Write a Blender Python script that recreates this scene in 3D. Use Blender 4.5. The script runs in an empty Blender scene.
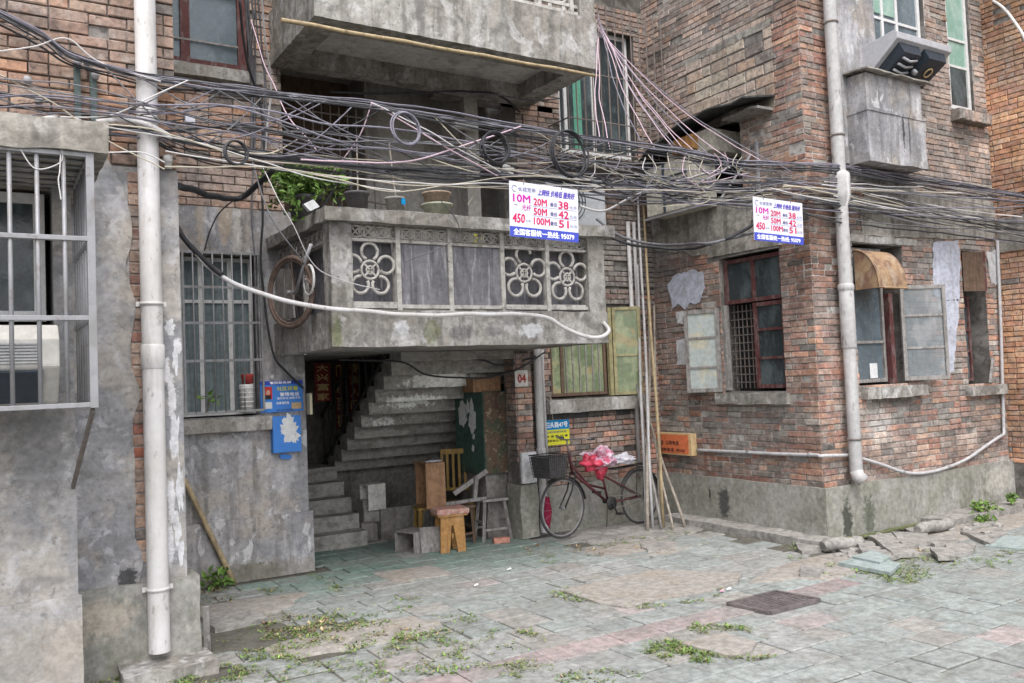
import bpy, bmesh, math, random
from mathutils import Vector, Matrix, noise
random.seed(7)
SC = bpy.context.scene
COL = SC.collection
PI = math.pi
# ------------------------------------------------------------------ camera, light, exposure
H = 2.1
F_PX = 864.9
YAW, PITCH, ROLL = math.radians(31.71), math.radians(2.424), math.radians(-2.3245)
_fw = Vector((math.sin(YAW)*math.cos(PITCH), math.cos(YAW)*math.cos(PITCH), math.sin(PITCH)))
_rt = Vector((math.cos(YAW), -math.sin(YAW), 0))
_up = _rt.cross(_fw)
RT = _rt*math.cos(ROLL) + _up*math.sin(ROLL)
UP = -_rt*math.sin(ROLL) + _up*math.cos(ROLL)
FW = _fw
cd = bpy.data.cameras.new('camera'); cam = bpy.data.objects.new('camera', cd); COL.objects.link(cam)
cd.sensor_width = 36.0; cd.lens = F_PX/1024*36.0; cd.clip_end = 500; cd.clip_start = 0.05
cam.matrix_world = Matrix(((RT.x, UP.x, -FW.x, 0), (RT.y, UP.y, -FW.y, 0), (RT.z, UP.z, -FW.z, H), (0, 0, 0, 1)))
SC.camera = cam

def ray(px, py): return (px-512)*RT - (py-341.5)*UP + F_PX*FW
def atY(px, py, y): d = ray(px, py); return Vector((0, 0, H)) + d*(y/d.y)
def atX(px, py, x): d = ray(px, py); return Vector((0, 0, H)) + d*(x/d.x)
def atZ(px, py, z=0.0): d = ray(px, py); return Vector((0, 0, H)) + d*((z-H)/d.z)

SUN_EL, SUN_AZ = math.radians(58), math.radians(205)     # azimuth from +Y clockwise: behind the camera
w = bpy.data.worlds.new('World'); SC.world = w; w.use_nodes = True
nt = w.node_tree; nt.nodes.clear()
sky = nt.nodes.new('ShaderNodeTexSky'); sky.sky_type = 'NISHITA'; sky.sun_disc = False
sky.sun_elevation = SUN_EL; sky.sun_rotation = SUN_AZ; sky.air_density = 1.0; sky.dust_density = 3.0; sky.ozone_density = 1.0
hs = nt.nodes.new('ShaderNodeHueSaturation'); hs.inputs['Saturation'].default_value = 0.22
bg = nt.nodes.new('ShaderNodeBackground'); bg.inputs[1].default_value = 0.15
wo = nt.nodes.new('ShaderNodeOutputWorld')
nt.links.new(sky.outputs[0], hs.inputs['Color']); nt.links.new(hs.outputs[0], bg.inputs[0]); nt.links.new(bg.outputs[0], wo.inputs[0])
sl = bpy.data.lights.new('sun', 'SUN'); sl.energy = 0.9; sl.angle = math.radians(35); sl.color = (1.0, 0.97, 0.93)
so = bpy.data.objects.new('sun', sl); COL.objects.link(so)
sd = Vector((math.sin(SUN_AZ)*math.cos(SUN_EL), math.cos(SUN_AZ)*math.cos(SUN_EL), math.sin(SUN_EL)))
so.rotation_euler = (-sd).to_track_quat('-Z', 'Y').to_euler(); so.location = (0, -5, 12)
SC.view_settings.view_transform = 'Standard'; SC.view_settings.look = 'None'
SC.view_settings.exposure = 1.28; SC.view_settings.gamma = 1.0; SC.view_settings.use_curve_mapping = False
SC.render.engine = 'CYCLES'

# ------------------------------------------------------------------ materials
MATS = {}
def _noise(nt, scale, detail=5, rough=0.6, kind='noise', dist=0.0, off=0.0):
    geo = nt.nodes.new('ShaderNodeNewGeometry'); mp = nt.nodes.new('ShaderNodeMapping')
    mp.inputs['Scale'].default_value = scale if hasattr(scale, '__len__') else (scale,)*3
    mp.inputs['Location'].default_value = (off, off*1.7, off*0.6)
    nt.links.new(geo.outputs['Position'], mp.inputs['Vector'])
    if kind == 'voronoi':
        n = nt.nodes.new('ShaderNodeTexVoronoi'); n.feature = 'F1'; n.inputs['Scale'].default_value = 1
        nt.links.new(mp.outputs[0], n.inputs['Vector']); return n.outputs['Distance']
    n = nt.nodes.new('ShaderNodeTexNoise'); n.inputs['Scale'].default_value = 1
    n.inputs['Detail'].default_value = detail; n.inputs['Roughness'].default_value = rough; n.inputs['Distortion'].default_value = dist
    nt.links.new(mp.outputs[0], n.inputs['Vector']); return n.outputs['Fac']
def _range(nt, v, lo, hi, a=0.0, b=1.0):
    m = nt.nodes.new('ShaderNodeMapRange'); m.inputs[1].default_value = lo; m.inputs[2].default_value = hi
    m.inputs[3].default_value = a; m.inputs[4].default_value = b; m.interpolation_type = 'SMOOTHSTEP'
    nt.links.new(v, m.inputs[0]); return m.outputs[0]
def _mix(nt, fac, a, b, mode='MIX'):
    m = nt.nodes.new('ShaderNodeMix'); m.data_type = 'RGBA'; m.blend_type = mode
    for i, v in ((0, fac), (6, a), (7, b)):
        if hasattr(v, 'is_output') or isinstance(v, bpy.types.NodeSocket): nt.links.new(v, m.inputs[i])
        elif i == 0: m.inputs[0].default_value = v
        else: m.inputs[i].default_value = (*v[:3], 1)
    return m.outputs[2]
def mat(name, base, layers=(), rough=0.85, bump=((30, 0.3, 0.004),), metal=0.0, attr=False, spec=0.3, trans=0.0, grime=0.5, spots=(), alpha=1.0):
    """layers: (scale, lo, hi, colour, strength[, kind[, mode]]) - each a procedural mask over the colour below"""
    if name in MATS: return MATS[name]
    m = bpy.data.materials.new(name); m.use_nodes = True; nt = m.node_tree
    b = nt.nodes['Principled BSDF']; b.inputs['Metallic'].default_value = metal
    b.inputs['Specular IOR Level'].default_value = spec
    if attr:
        a = nt.nodes.new('ShaderNodeAttribute'); a.attribute_name = 'tint'; c = _mix(nt, 1.0, a.outputs['Color'], base, 'MULTIPLY')
    else: c = base
    for i, L in enumerate(layers):
        sc, lo, hi, colr, st = L[:5]; kind = L[5] if len(L) > 5 else 'noise'; mode = L[6] if len(L) > 6 else 'MIX'
        v = _noise(nt, sc, off=3.1*i+len(name)*0.77, kind=kind, dist=0.4)
        f = _range(nt, v, lo, hi, 0, st)
        c = _mix(nt, f, c, colr, mode)
    for si, (ctr, rad, colr, st) in enumerate(spots):     # stains, patches and painted sill shadow with a place of their own
        geo = nt.nodes.new('ShaderNodeNewGeometry'); mp = nt.nodes.new('ShaderNodeMapping'); mp.vector_type = 'POINT'
        mp.inputs['Scale'].default_value = tuple(1/r_ for r_ in rad); mp.inputs['Location'].default_value = tuple(-c_/r_ for c_, r_ in zip(ctr, rad))
        nt.links.new(geo.outputs['Position'], mp.inputs['Vector']); ln = nt.nodes.new('ShaderNodeVectorMath'); ln.operation = 'LENGTH'; nt.links.new(mp.outputs[0], ln.inputs[0])
        ad = nt.nodes.new('ShaderNodeMath'); ad.operation = 'MULTIPLY_ADD'; nt.links.new(_noise(nt, 14, detail=7, rough=0.75, off=si*1.9), ad.inputs[0]); ad.inputs[1].default_value = 2.4; nt.links.new(ln.outputs['Value'], ad.inputs[2])
        c = _mix(nt, _range(nt, ad.outputs[0], 1.75, 2.15, st, 0), c, colr)
    if grime:
        v = _noise(nt, 16, detail=8, rough=0.72, off=9.0); g = _range(nt, v, 0.33, 0.67, 1-grime*0.42, 1+grime*0.3)
        cc = nt.nodes.new('ShaderNodeCombineColor')
        for k in range(3): nt.links.new(g, cc.inputs[k])
        c = _mix(nt, 1.0, c, cc.outputs[0], 'MULTIPLY')
    if isinstance(c, bpy.types.NodeSocket): nt.links.new(c, b.inputs['Base Color'])
    else: b.inputs['Base Color'].default_value = (*c, 1)
    rv = _noise(nt, 12, off=5); rr = _range(nt, rv, 0.3, 0.7, max(rough-0.12, 0.03), min(rough+0.1, 1)); nt.links.new(rr, b.inputs['Roughness'])
    if alpha < 1: b.inputs['Alpha'].default_value = alpha
    if trans: b.inputs['Transmission Weight'].default_value = trans
    last = None
    for sc, st, dist in bump:
        bn = nt.nodes.new('ShaderNodeBump'); bn.inputs['Strength'].default_value = st; bn.inputs['Distance'].default_value = dist
        nt.links.new(_noise(nt, sc, detail=6, rough=0.7, off=1.3), bn.inputs['Height'])
        if last: nt.links.new(last, bn.inputs['Normal'])
        last = bn.outputs[0]
    if last: nt.links.new(last, b.inputs['Normal'])
    MATS[name] = m; return m

STREAK = (7, 7, 0.7); M = {}
PA_, PB_ = (lambda px, py, y: tuple(atY(px, py, y))), (lambda px, py, x: tuple(atX(px, py, x)))
M['brick'] = mat('brick', (0.90, 0.93, 0.90), [((1.1,)*3, 0.44, 0.62, (0.235, 0.205, 0.19), 0.40), ((7,)*3, 0.50, 0.66, (0.38, 0.345, 0.32), 0.45), ((2.6,)*3, 0.54, 0.66, (0.10, 0.09, 0.088), 0.45), ((24,)*3, 0.56, 0.68, (0.07, 0.06, 0.058), 0.6)], rough=0.92, bump=((60, 0.5, 0.006), (16, 0.6, 0.012)), attr=True, grime=0.8, spots=[(PB_(740, 428, 8.54), (.15, .9, .28), (.20, .185, .175), .55), (PA_(880, 425, 6.88), (.35, .2, .25), (.50, .47, .45), .5), (PA_(890, 402, 6.88), (.5, .2, .08), (.10, .095, .09), .6), (PA_(965, 138, 6.88), (.35, .2, .22), (.10, .095, .09), .65), (PB_(660, 270, 8.54), (.15, .5, 1.0), (.19, .17, .16), .5), (PA_(600, 412, 9.75), (1.1, .2, .07), (.05, .048, .045), .8), (PA_(900, 180, 6.88), (.8, .2, .25), (.22, .205, .195), .5), (PA_(230, 92, 9.75), (.55, .2, .12), (.11, .10, .095), .7), (PB_(690, 60, 8.54), (.15, .7, .5), (.46, .39, .35), .4)])  # spots include the shadow beneath the red window's sill, painted into the brick
M['mortar'] = mat('mortar', (0.24, 0.22, 0.205), [((2.2,)*3, 0.42, 0.6, (0.09, 0.082, 0.075), 0.85), ((12,)*3, 0.52, 0.66, (0.05, 0.045, 0.04), 0.6)], rough=0.95, bump=((70, 0.6, 0.01),))
M['mortar_dark'] = mat('mortar_dark', (0.07, 0.062, 0.056), [((4,)*3, 0.46, 0.6, (0.17, 0.16, 0.145), 0.6)], rough=0.95, bump=((70, 0.6, 0.01),))
CL = [((1.6, 1.6, 1.3), 0.40, 0.58, (0.235, 0.215, 0.19), 0.8), (STREAK, 0.46, 0.62, (0.135, 0.125, 0.115), 0.55), ((5, 5, 3.5), 0.52, 0.62, (0.47, 0.46, 0.46), 0.6), ((3,)*3, 0.54, 0.64, (0.11, 0.105, 0.10), 0.5), ((18,)*3, 0.56, 0.66, (0.10, 0.095, 0.09), 0.5)]
BF = 7.87
M['concrete'] = mat('concrete', (0.36, 0.345, 0.325), CL, rough=0.9, bump=((90, 0.35, 0.004), (9, 0.5, 0.012)), grime=0.6, spots=[
 (PA_(337, 332, BF), (.07, .2, .20), (.13, .145, .07), .75), (PA_(432, 331, BF), (.12, .2, .16), (.15, .16, .085), .7), (PA_(402, 329, BF), (.11, .2, .11), (.56, .56, .58), .85), (PA_(532, 330, BF), (.17, .2, .10), (.58, .58, .60), .9),
 (PA_(462, 333, BF), (.16, .2, .10), (.13, .125, .13), .6), (PA_(495, 331, BF), (.18, .2, .07), (.17, .165, .165), .6), (PA_(573, 335, BF), (.13, .2, .08), (.16, .155, .155), .5), (PA_(380, 331, BF), (.1, .2, .08), (.17, .165, .16), .5), (PA_(420, 12, 8.2), (.07, .2, .4), (.16, .15, .145), .6), (PA_(505, 30, 8.2), (.10, .2, .4), (.2, .195, .185), .6)])
M['plaster'] = mat('plaster', (0.31, 0.30, 0.302), [((0.9, 0.9, 0.8), 0.40, 0.58, (0.215, 0.213, 0.228), 0.85), ((1.8,)*3, 0.48, 0.62, (0.36, 0.31, 0.265), 0.6), ((3.6, 3.6, 1.6), 0.50, 0.62, (0.46, 0.455, 0.48), 0.6), (STREAK, 0.48, 0.64, (0.135, 0.13, 0.13), 0.55), ((25,)*3, 0.58, 0.68, (0.09, 0.085, 0.08), 0.6), ((7, 7, 4), 0.60, 0.64, (0.57, 0.56, 0.57), 0.6)], rough=0.88, bump=((110, 0.25, 0.003), (6, 0.5, 0.014), (24, .3, .006)), grime=0.5, spots=[
 (PA_(250, 573, 9.7), (.45, .3, .13), (.07, .075, .05), .85), (PA_(240, 580, 9.7), (1.6, .3, .22), (.22, .20, .17), .6), (PA_(205, 480, 9.75), (.05, .2, .5), (.15, .145, .14), .6), (PA_(255, 470, 9.75), (.04, .2, .4), (.16, .155, .15), .6), (PA_(225, 215, 9.75), (.09, .1, .45), (.40, .31, .22), .6), (PA_(200, 215, 9.75), (.06, .1, .4), (.42, .33, .24), .5), (PA_(237, 240, 9.75), (.07, .1, .5), (.50, .47, .43), .6), (PA_(280, 470, 9.75), (.2, .2, .35), (.45, .44, .46), .5), (PA_(225, 445, 9.75), (.3, .2, .13), (.50, .49, .51), .5),
 (PA_(902, 130, 6.56), (.03, .2, .28), (.05, .05, .05), .9), (PA_(908, 135, 6.56), (.025, .2, .3), (.07, .068, .065), .8)])
M['plaster_left'] = mat('plaster_left', (0.335, 0.322, 0.318), [((0.8, 0.8, 1.5), 0.40, 0.58, (0.225, 0.228, 0.245), 0.85), ((2.3,)*3, 0.46, 0.62, (0.42, 0.375, 0.325), 0.6), ((1.5, 1.5, 5), 0.50, 0.64, (0.175, 0.17, 0.17), 0.5), ((6,)*3, 0.54, 0.64, (0.46, 0.45, 0.47), 0.55), ((14,)*3, 0.58, 0.66, (0.14, 0.13, 0.13), 0.5)], rough=0.88, bump=((110, 0.25, 0.003), (5, 0.5, 0.015)), grime=0.5, spots=[
 (PA_(128, 578, 7.18), (.10, .2, .13), (.04, .042, .045), .9), (PA_(30, 660, 6.57), (.8, .3, .3), (.30, .27, .235), .6), (PA_(40, 450, 6.6), (.25, .3, .5), (.17, .165, .165), .5), (PA_(105, 300, 7.18), (.12, .2, .5), (.40, .395, .41), .5)]+[(PA_(x, y, 7.18), (.035, .1, h_), (.62, .61, .63), .9) for x, y, h_ in ((172, 400, .22), (170, 330, .09), (174, 440, .2), (171, 500, .22), (167, 370, .12), (178, 345, .08), (170, 545, .2))])
M['plinth'] = mat('plinth', (0.29, 0.283, 0.265), [((1.4,)*3, 0.42, 0.60, (0.22, 0.215, 0.18), 0.8), ((5, 5, 1.6), 0.50, 0.66, (0.13, 0.13, 0.105), 0.45), ((3,)*3, 0.52, 0.64, (0.15, 0.155, 0.11), 0.35), ((9,)*3, 0.56, 0.66, (0.38, 0.365, 0.335), 0.4)], rough=0.9, bump=((80, 0.4, 0.004), (8, 0.5, 0.01)), grime=0.6, spots=[
 (PA_(848, 520, 6.83), (.11, .3, .33), (.04, .045, .035), .9), (PA_(870, 515, 6.83), (.14, .3, .3), (.07, .078, .055), .75), (PB_(724, 503, 8.49), (.3, .12, .26), (.05, .05, .052), .9), (PB_(710, 494, 8.49), (.3, .03, .14), (.03, .03, .03), .9), (PA_(1000, 480, 6.83), (.5, .3, .25), (.42, .40, .36), .7), (PA_(100, 620, 7.12), (.3, .3, .2), (.40, .35, .29), .6)])
M['render_band'] = mat('render_band', (0.32, 0.30, 0.27), [((1.6, 1.6, 3), 0.45, 0.62, (0.16, 0.145, 0.125), 0.75), (STREAK, 0.46, 0.64, (0.11, 0.10, 0.09), 0.6), ((6,)*3, .5, .62, (.42, .40, .37), .5)], rough=0.92, bump=((60, 0.5, 0.006), (7, 0.5, 0.015)), grime=0.7)
M['blue_plaster'] = mat('blue_plaster', (0.44, 0.46, 0.54), [((6,)*3, 0.5, 0.66, (0.34, 0.34, 0.38), 0.7), ((14,)*3, 0.62, 0.68, (0.25, 0.22, 0.2), 0.7)], rough=0.9, bump=((30, 0.5, 0.006),), grime=0.6)
M['white_patch'] = mat('white_patch', (0.55, 0.55, 0.57), [((12,)*3, 0.5, 0.66, (0.36, 0.35, 0.35), 0.7)], rough=0.9, grime=0.5)
M['dark_stain'] = mat('dark_stain', (0.055, 0.058, 0.05), [((20,)*3, 0.45, 0.62, (0.15, 0.16, 0.13), 0.7)], rough=0.9, grime=0.6)
M['moss'] = mat('moss', (0.10, 0.12, 0.05), [((25,)*3, 0.45, 0.62, (0.17, 0.16, 0.10), 0.8)], rough=1.0, bump=((90, 0.8, 0.01),))
M['pvc'] = mat('pvc', (0.62, 0.60, 0.61), [((1.5, 1.5, 1.5), 0.42, 0.6, (0.52, 0.50, 0.48), 0.7), ((12, 12, 2), 0.52, 0.66, (0.40, 0.375, 0.35), 0.45), ((22, 22, 9), 0.60, 0.66, (0.22, 0.19, 0.17), 0.5)], rough=0.45, bump=(), grime=0.12)
M['pvc_grey'] = mat('pvc_grey', (0.40, 0.39, 0.39), [((3, 3, 1.2), 0.5, 0.66, (0.52, 0.51, 0.51), 0.7), ((16, 16, 5), 0.58, 0.7, (0.17, 0.15, 0.14), 0.7)], rough=0.6, bump=((50, 0.3, 0.003),), grime=0.3)
M['conduit'] = mat('conduit', (0.42, 0.41, 0.42), [((10,)*3, 0.52, 0.7, (0.25, 0.24, 0.24), 0.6)], rough=0.5, bump=(), grime=0.3)
M['steel'] = mat('steel', (0.27, 0.27, 0.285), [((5,)*3, 0.46, 0.62, (0.21, 0.205, 0.20), 0.7), ((16,)*3, 0.58, 0.7, (0.16, 0.12, 0.10), 0.5)], rough=0.5, metal=0.2, bump=(), grime=0.15)
M['rust_bar'] = mat('rust_bar', (0.16, 0.14, 0.13), [((20,)*3, 0.5, 0.66, (0.20, 0.11, 0.07), 0.6)], rough=0.8, bump=())
M['black_iron'] = mat('black_iron', (0.025, 0.024, 0.024), rough=0.6, bump=())
M['rubber'] = mat('rubber', (0.045, 0.043, 0.043), [((30,)*3, 0.5, 0.7, (0.12, 0.11, 0.10), 0.4)], rough=0.8, bump=())
M['red_frame'] = mat('red_frame', (0.095, 0.034, 0.033), [((14, 14, 5), 0.48, 0.62, (0.16, 0.12, 0.115), 0.7)], rough=0.75, grime=0.6)
M['grey_wood'] = mat('grey_wood', (0.26, 0.245, 0.235), [((22, 22, 2.5), 0.48, 0.66, (0.14, 0.125, 0.115), 0.8), ((8,)*3, 0.58, 0.68, (0.38, 0.37, 0.37), 0.6)], rough=0.9, bump=((50, 0.4, 0.003),), grime=0.6)
M['white_frame'] = mat('white_frame', (0.60, 0.60, 0.60), [((12,)*3, 0.58, 0.7, (0.36, 0.34, 0.32), 0.5)], rough=0.55, bump=(), grime=0.3)
M['glass_dark'] = mat('glass_dark', (0.035, 0.045, 0.05), [((3, 3, 1.5), 0.45, 0.65, (0.12, 0.15, 0.16), 0.6), ((10, 10, 3), 0.55, 0.7, (0.2, 0.21, 0.21), 0.25)], rough=0.18, spec=0.5, bump=((2.5, 0.25, 0.02),), grime=0.3)
M['glass_blue'] = mat('glass_blue', (0.10, 0.13, 0.15), [((2.5,)*3, 0.45, 0.65, (0.17, 0.21, 0.24), 0.7), ((9, 9, 2), 0.6, 0.7, (0.3, 0.32, 0.33), 0.3)], rough=0.2, spec=0.5, bump=((2.5, 0.25, 0.02),), grime=0.3)
M['glass_green'] = mat('glass_green', (0.22, 0.36, 0.30), [((3, 3, 2), 0.45, 0.65, (0.36, 0.47, 0.43), 0.7)], rough=0.2, spec=0.5, bump=(), grime=0.2)
M['glass_olive'] = mat('glass_olive', (0.15, 0.19, 0.11), [((4, 4, 2.5), 0.45, 0.6, (0.30, 0.33, 0.20), 0.8), ((3, 3, 3), 0.58, 0.66, (0.38, 0.27, 0.13), 0.5)], rough=0.25, spec=0.5, bump=(), grime=0.4)
M['glass_milk'] = mat('glass_milk', (0.42, 0.46, 0.45), [((3,)*3, 0.48, 0.58, (0.52, 0.48, 0.37), 0.8), ((12, 12, 3), 0.6, 0.7, (0.25, 0.26, 0.25), 0.5)], rough=0.3, spec=0.5, bump=(), grime=0.4)
M['curtain'] = mat('curtain', (0.13, 0.16, 0.17), [((25, 25, 0.6), 0.4, 0.62, (0.20, 0.24, 0.25), 0.8)], rough=0.9, bump=((20, 0.4, 0.01),))
M['curtain_green'] = mat('curtain_green', (0.09, 0.27, 0.19), [((30, 30, 0.6), 0.4, 0.62, (0.13, 0.33, 0.25), 0.8)], rough=0.9)
M['void'] = mat('void', (0.02, 0.02, 0.02), rough=1, bump=(), grime=0)
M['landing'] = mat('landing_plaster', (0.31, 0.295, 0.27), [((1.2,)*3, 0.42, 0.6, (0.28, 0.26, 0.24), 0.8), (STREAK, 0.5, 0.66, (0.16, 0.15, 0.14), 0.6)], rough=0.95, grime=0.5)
M['soffit'] = mat('soffit_plaster', (0.58, 0.56, 0.54), [((1.2,)*3, 0.42, 0.6, (0.42, 0.40, 0.38), 0.8), ((5,)*3, 0.52, 0.64, (0.25, 0.24, 0.23), 0.5)], rough=0.95, grime=0.4)
M['mortar_light'] = mat('mortar_light', (0.40, 0.375, 0.35), [((0.8,)*3, 0.42, 0.56, (0.17, 0.155, 0.145), 0.9), ((9,)*3, 0.5, 0.64, (0.08, 0.07, 0.065), 0.6)], rough=0.95, bump=((70, 0.6, 0.01),))
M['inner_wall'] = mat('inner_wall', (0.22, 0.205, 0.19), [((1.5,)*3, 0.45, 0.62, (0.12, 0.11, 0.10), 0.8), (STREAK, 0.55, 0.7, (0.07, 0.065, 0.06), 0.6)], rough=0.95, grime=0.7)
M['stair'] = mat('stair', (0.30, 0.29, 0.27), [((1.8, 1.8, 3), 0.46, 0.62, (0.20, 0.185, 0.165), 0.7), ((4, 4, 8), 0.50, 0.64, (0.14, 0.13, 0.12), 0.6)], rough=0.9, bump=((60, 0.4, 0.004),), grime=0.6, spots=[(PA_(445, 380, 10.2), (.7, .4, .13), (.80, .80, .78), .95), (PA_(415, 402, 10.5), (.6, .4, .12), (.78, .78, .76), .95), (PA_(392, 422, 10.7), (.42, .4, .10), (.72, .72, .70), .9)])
M['sheet'] = mat('curtain_board', (0.19, 0.185, 0.205), [((5, 5, 1.0), 0.42, 0.62, (0.11, 0.108, 0.12), 0.8), ((26, 26, 2.2), 0.54, 0.64, (0.36, 0.35, 0.37), 0.6), ((14, 14, 1.0), 0.56, 0.66, (0.075, 0.07, 0.08), 0.7)], rough=0.8, bump=((12, 0.3, 0.01),), grime=0.5)
M['flower'] = mat('flower_cement', (0.44, 0.42, 0.395), [((8,)*3, 0.5, 0.66, (0.20, 0.185, 0.17), 0.8), ((30,)*3, 0.6, 0.7, (0.10, 0.09, 0.085), 0.5)], rough=0.9, bump=((70, 0.4, 0.003),))
M['paver'] = mat('paver', (0.94, 0.945, 0.935), [((0.9,)*3, 0.42, 0.60, (0.225, 0.225, 0.215), 0.5), ((4,)*3, 0.48, 0.64, (0.18, 0.175, 0.165), 0.5), ((11,)*3, 0.54, 0.68, (0.33, 0.335, 0.33), 0.35), ((6,)*3, 0.54, 0.66, (0.17, 0.165, 0.13), 0.35)], rough=0.85, bump=(((2, 42, 2), 0.5, 0.006), (40, 0.3, 0.004)), attr=True, grime=0.7)
M['soil'] = mat('soil', (0.125, 0.118, 0.10), [((6,)*3, 0.45, 0.65, (0.085, 0.075, 0.065), 0.8), ((30,)*3, 0.6, 0.7, (0.2, 0.18, 0.15), 0.6)], rough=1, bump=((50, 0.8, 0.02),))
M['sand_slab'] = mat('sand_slab', (0.285, 0.265, 0.243), [((2.5,)*3, 0.45, 0.65, (0.27, 0.235, 0.2), 0.8), ((40,)*3, 0.6, 0.7, (0.5, 0.48, 0.45), 0.4)], rough=0.95, bump=((90, 0.6, 0.006), (6, 0.4, 0.02)), grime=0.7)
M['rock'] = mat('rock', (0.28, 0.265, 0.25), [((5,)*3, 0.45, 0.65, (0.18, 0.17, 0.16), 0.8), ((22,)*3, 0.58, 0.7, (0.40, 0.38, 0.36), 0.5)], rough=0.95, bump=((60, 0.5, 0.008), (12, 0.5, 0.02)), grime=0.7)
M['slab_teal'] = mat('slab_teal', (0.28, 0.325, 0.32), [((6,)*3, 0.5, 0.66, (0.20, 0.24, 0.22), 0.7)], rough=0.8, grime=0.5)
M['leaf'] = mat('leaf', (1, 1, 1), rough=0.6, bump=(), attr=True, grime=0.2, spec=0.3)
M['bamboo'] = mat('bamboo', (0.36, 0.28, 0.17), [((12, 12, 1.5), 0.5, 0.66, (0.22, 0.17, 0.11), 0.8)], rough=0.7, bump=(), grime=0.5)
M['bamboo_grey'] = mat('bamboo_grey', (0.30, 0.26, 0.22), [((12, 12, 1.5), 0.5, 0.66, (0.18, 0.16, 0.14), 0.8)], rough=0.8, bump=(), grime=0.6)
M['wood_orange'] = mat('wood_orange', (0.38, 0.20, 0.07), [((30, 30, 3), 0.45, 0.65, (0.24, 0.12, 0.045), 0.7), ((10,)*3, 0.6, 0.7, (0.4, 0.36, 0.3), 0.4)], rough=0.6, grime=0.6)
M['wood_brown'] = mat('wood_brown', (0.28, 0.16, 0.09), [((30, 30, 2.5), 0.45, 0.65, (0.18, 0.10, 0.055), 0.8)], rough=0.7, grime=0.6)
M['wood_dark'] = mat('wood_dark', (0.13, 0.085, 0.06), [((30, 30, 3), 0.45, 0.65, (0.08, 0.055, 0.04), 0.8)], rough=0.75, grime=0.6)
M['wood_yellow'] = mat('wood_yellow', (0.27, 0.17, 0.045), [((30, 30, 3), 0.45, 0.65, (0.16, 0.10, 0.03), 0.8)], rough=0.65, grime=0.6)
M['cushion'] = mat('cushion', (0.42, 0.22, 0.18), [((14,)*3, 0.48, 0.6, (0.50, 0.42, 0.36), 0.7), ((30,)*3, 0.58, 0.7, (0.18, 0.10, 0.09), 0.7)], rough=0.8, bump=((40, 0.6, 0.008),))
M['cab_green'] = mat('cab_green', (0.055, 0.105, 0.088), [((3,)*3, 0.45, 0.65, (0.035, 0.06, 0.055), 0.7), ((14,)*3, 0.62, 0.68, (0.16, 0.12, 0.08), 0.6)], rough=0.6, grime=0.5)
M['cab_rust'] = mat('cab_rust', (0.10, 0.065, 0.045), [((7, 7, 4), 0.48, 0.6, (0.05, 0.07, 0.045), 0.8), ((18,)*3, 0.57, 0.66, (0.30, 0.23, 0.15), 0.75), ((5,)*3, 0.56, 0.66, (0.06, 0.03, 0.025), 0.7)], rough=0.75, grime=0.7)
M['torn_paper'] = mat('torn_paper', (0.62, 0.63, 0.64), [((18,)*3, 0.55, 0.68, (0.4, 0.42, 0.45), 0.6)], rough=0.9, bump=(), grime=0.3)
M['sign_white'] = mat('sign_white', (0.64, 0.645, 0.72), rough=0.5, bump=(), grime=0.15)
def flat(n, c, r=0.6, g=0.1): M[n] = mat(n, c, [((3,)*3, .48, .64, tuple(x*.72 for x in c), g)], rough=r, bump=(), grime=g)
flat('sign_blue', (0.05, 0.07, 0.42)); flat('text_red', (0.55, 0.01, 0.10)); flat('text_magenta', (0.50, 0.01, 0.32)); flat('text_navy', (0.08, 0.05, 0.40)); flat('text_grey', (0.10, 0.09, 0.25))
flat('text_white', (0.85, 0.85, 0.9)); flat('text_black', (0.03, 0.025, 0.025)); flat('sign_sky', (0.05, 0.20, 0.58)); flat('sign_skydark', (0.03, 0.06, 0.38)); flat('sign_cyan', (0.0, 0.22, 0.48)); flat('sign_yellow', (0.62, 0.60, 0.04)); flat('photo_red', (0.5, 0.03, 0.03)); flat('skin_print', (0.5, 0.3, 0.22)); flat('hair_print', (0.02, 0.015, 0.015))
flat('tile_white', (0.55, 0.53, 0.50), 0.5, 0.6); flat('box_orange', (0.62, 0.17, 0.07), 0.6, 0.4); flat('box_cream', (0.56, 0.40, 0.22), 0.6, 0.5); flat('couplet_red', (0.16, 0.015, 0.015), 0.7, 0.6); flat('gold', (0.55, 0.42, 0.2), 0.6, 0.3)
flat('wire_black', (0.04, 0.04, 0.045), .7, .6); flat('wire_grey', (0.15, 0.148, 0.16), .7, .6); flat('wire_violet', (0.19, 0.18, 0.22), .7, .5); flat('wire_white', (0.52, 0.50, 0.50)); flat('wire_pink', (0.50, 0.37, 0.43)); flat('wire_beige', (0.42, 0.38, 0.31))
flat('ac_white', (0.52, 0.50, 0.47), 0.5, 0.3); flat('ac_grey', (0.36, 0.37, 0.39), 0.5, 0.3); flat('hood_grey', (0.40, 0.40, 0.425), 0.45, 0.25); flat('hood_dark', (0.035, 0.045, 0.06), 0.4, 0.5)
M['copper'] = mat('copper', (0.30, 0.20, 0.12), [((4,)*3, .46, .58, (.16, .09, .065), .8), ((8, 8, 3), .52, .62, (.36, .29, .22), .6)], rough=.6, bump=(), grime=.5); flat('cream_metal', (0.46, 0.43, 0.37), 0.6, 0.8); flat('tar', (0.05, 0.052, 0.052), 0.8, 0.9); flat('enamel_red', (0.07, 0.018, 0.022), 0.5, 0.5); flat('bag_red', (0.50, 0.05, 0.09), 0.35, 0.6); M['bag_pink'] = mat('bag_pink', (0.50, 0.27, 0.36), [((9,)*3, .45, .56, (.62, .52, .60), .8), ((7,)*3, .54, .64, (.45, .04, .10), .8)], rough=.3, bump=((40, .5, .01),), grime=.3); flat('bag_clear', (0.50, 0.49, 0.54), 0.3, 0.4); flat('cloth_crimson', (0.20, 0.01, 0.04), 0.9, 0.4)
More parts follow.
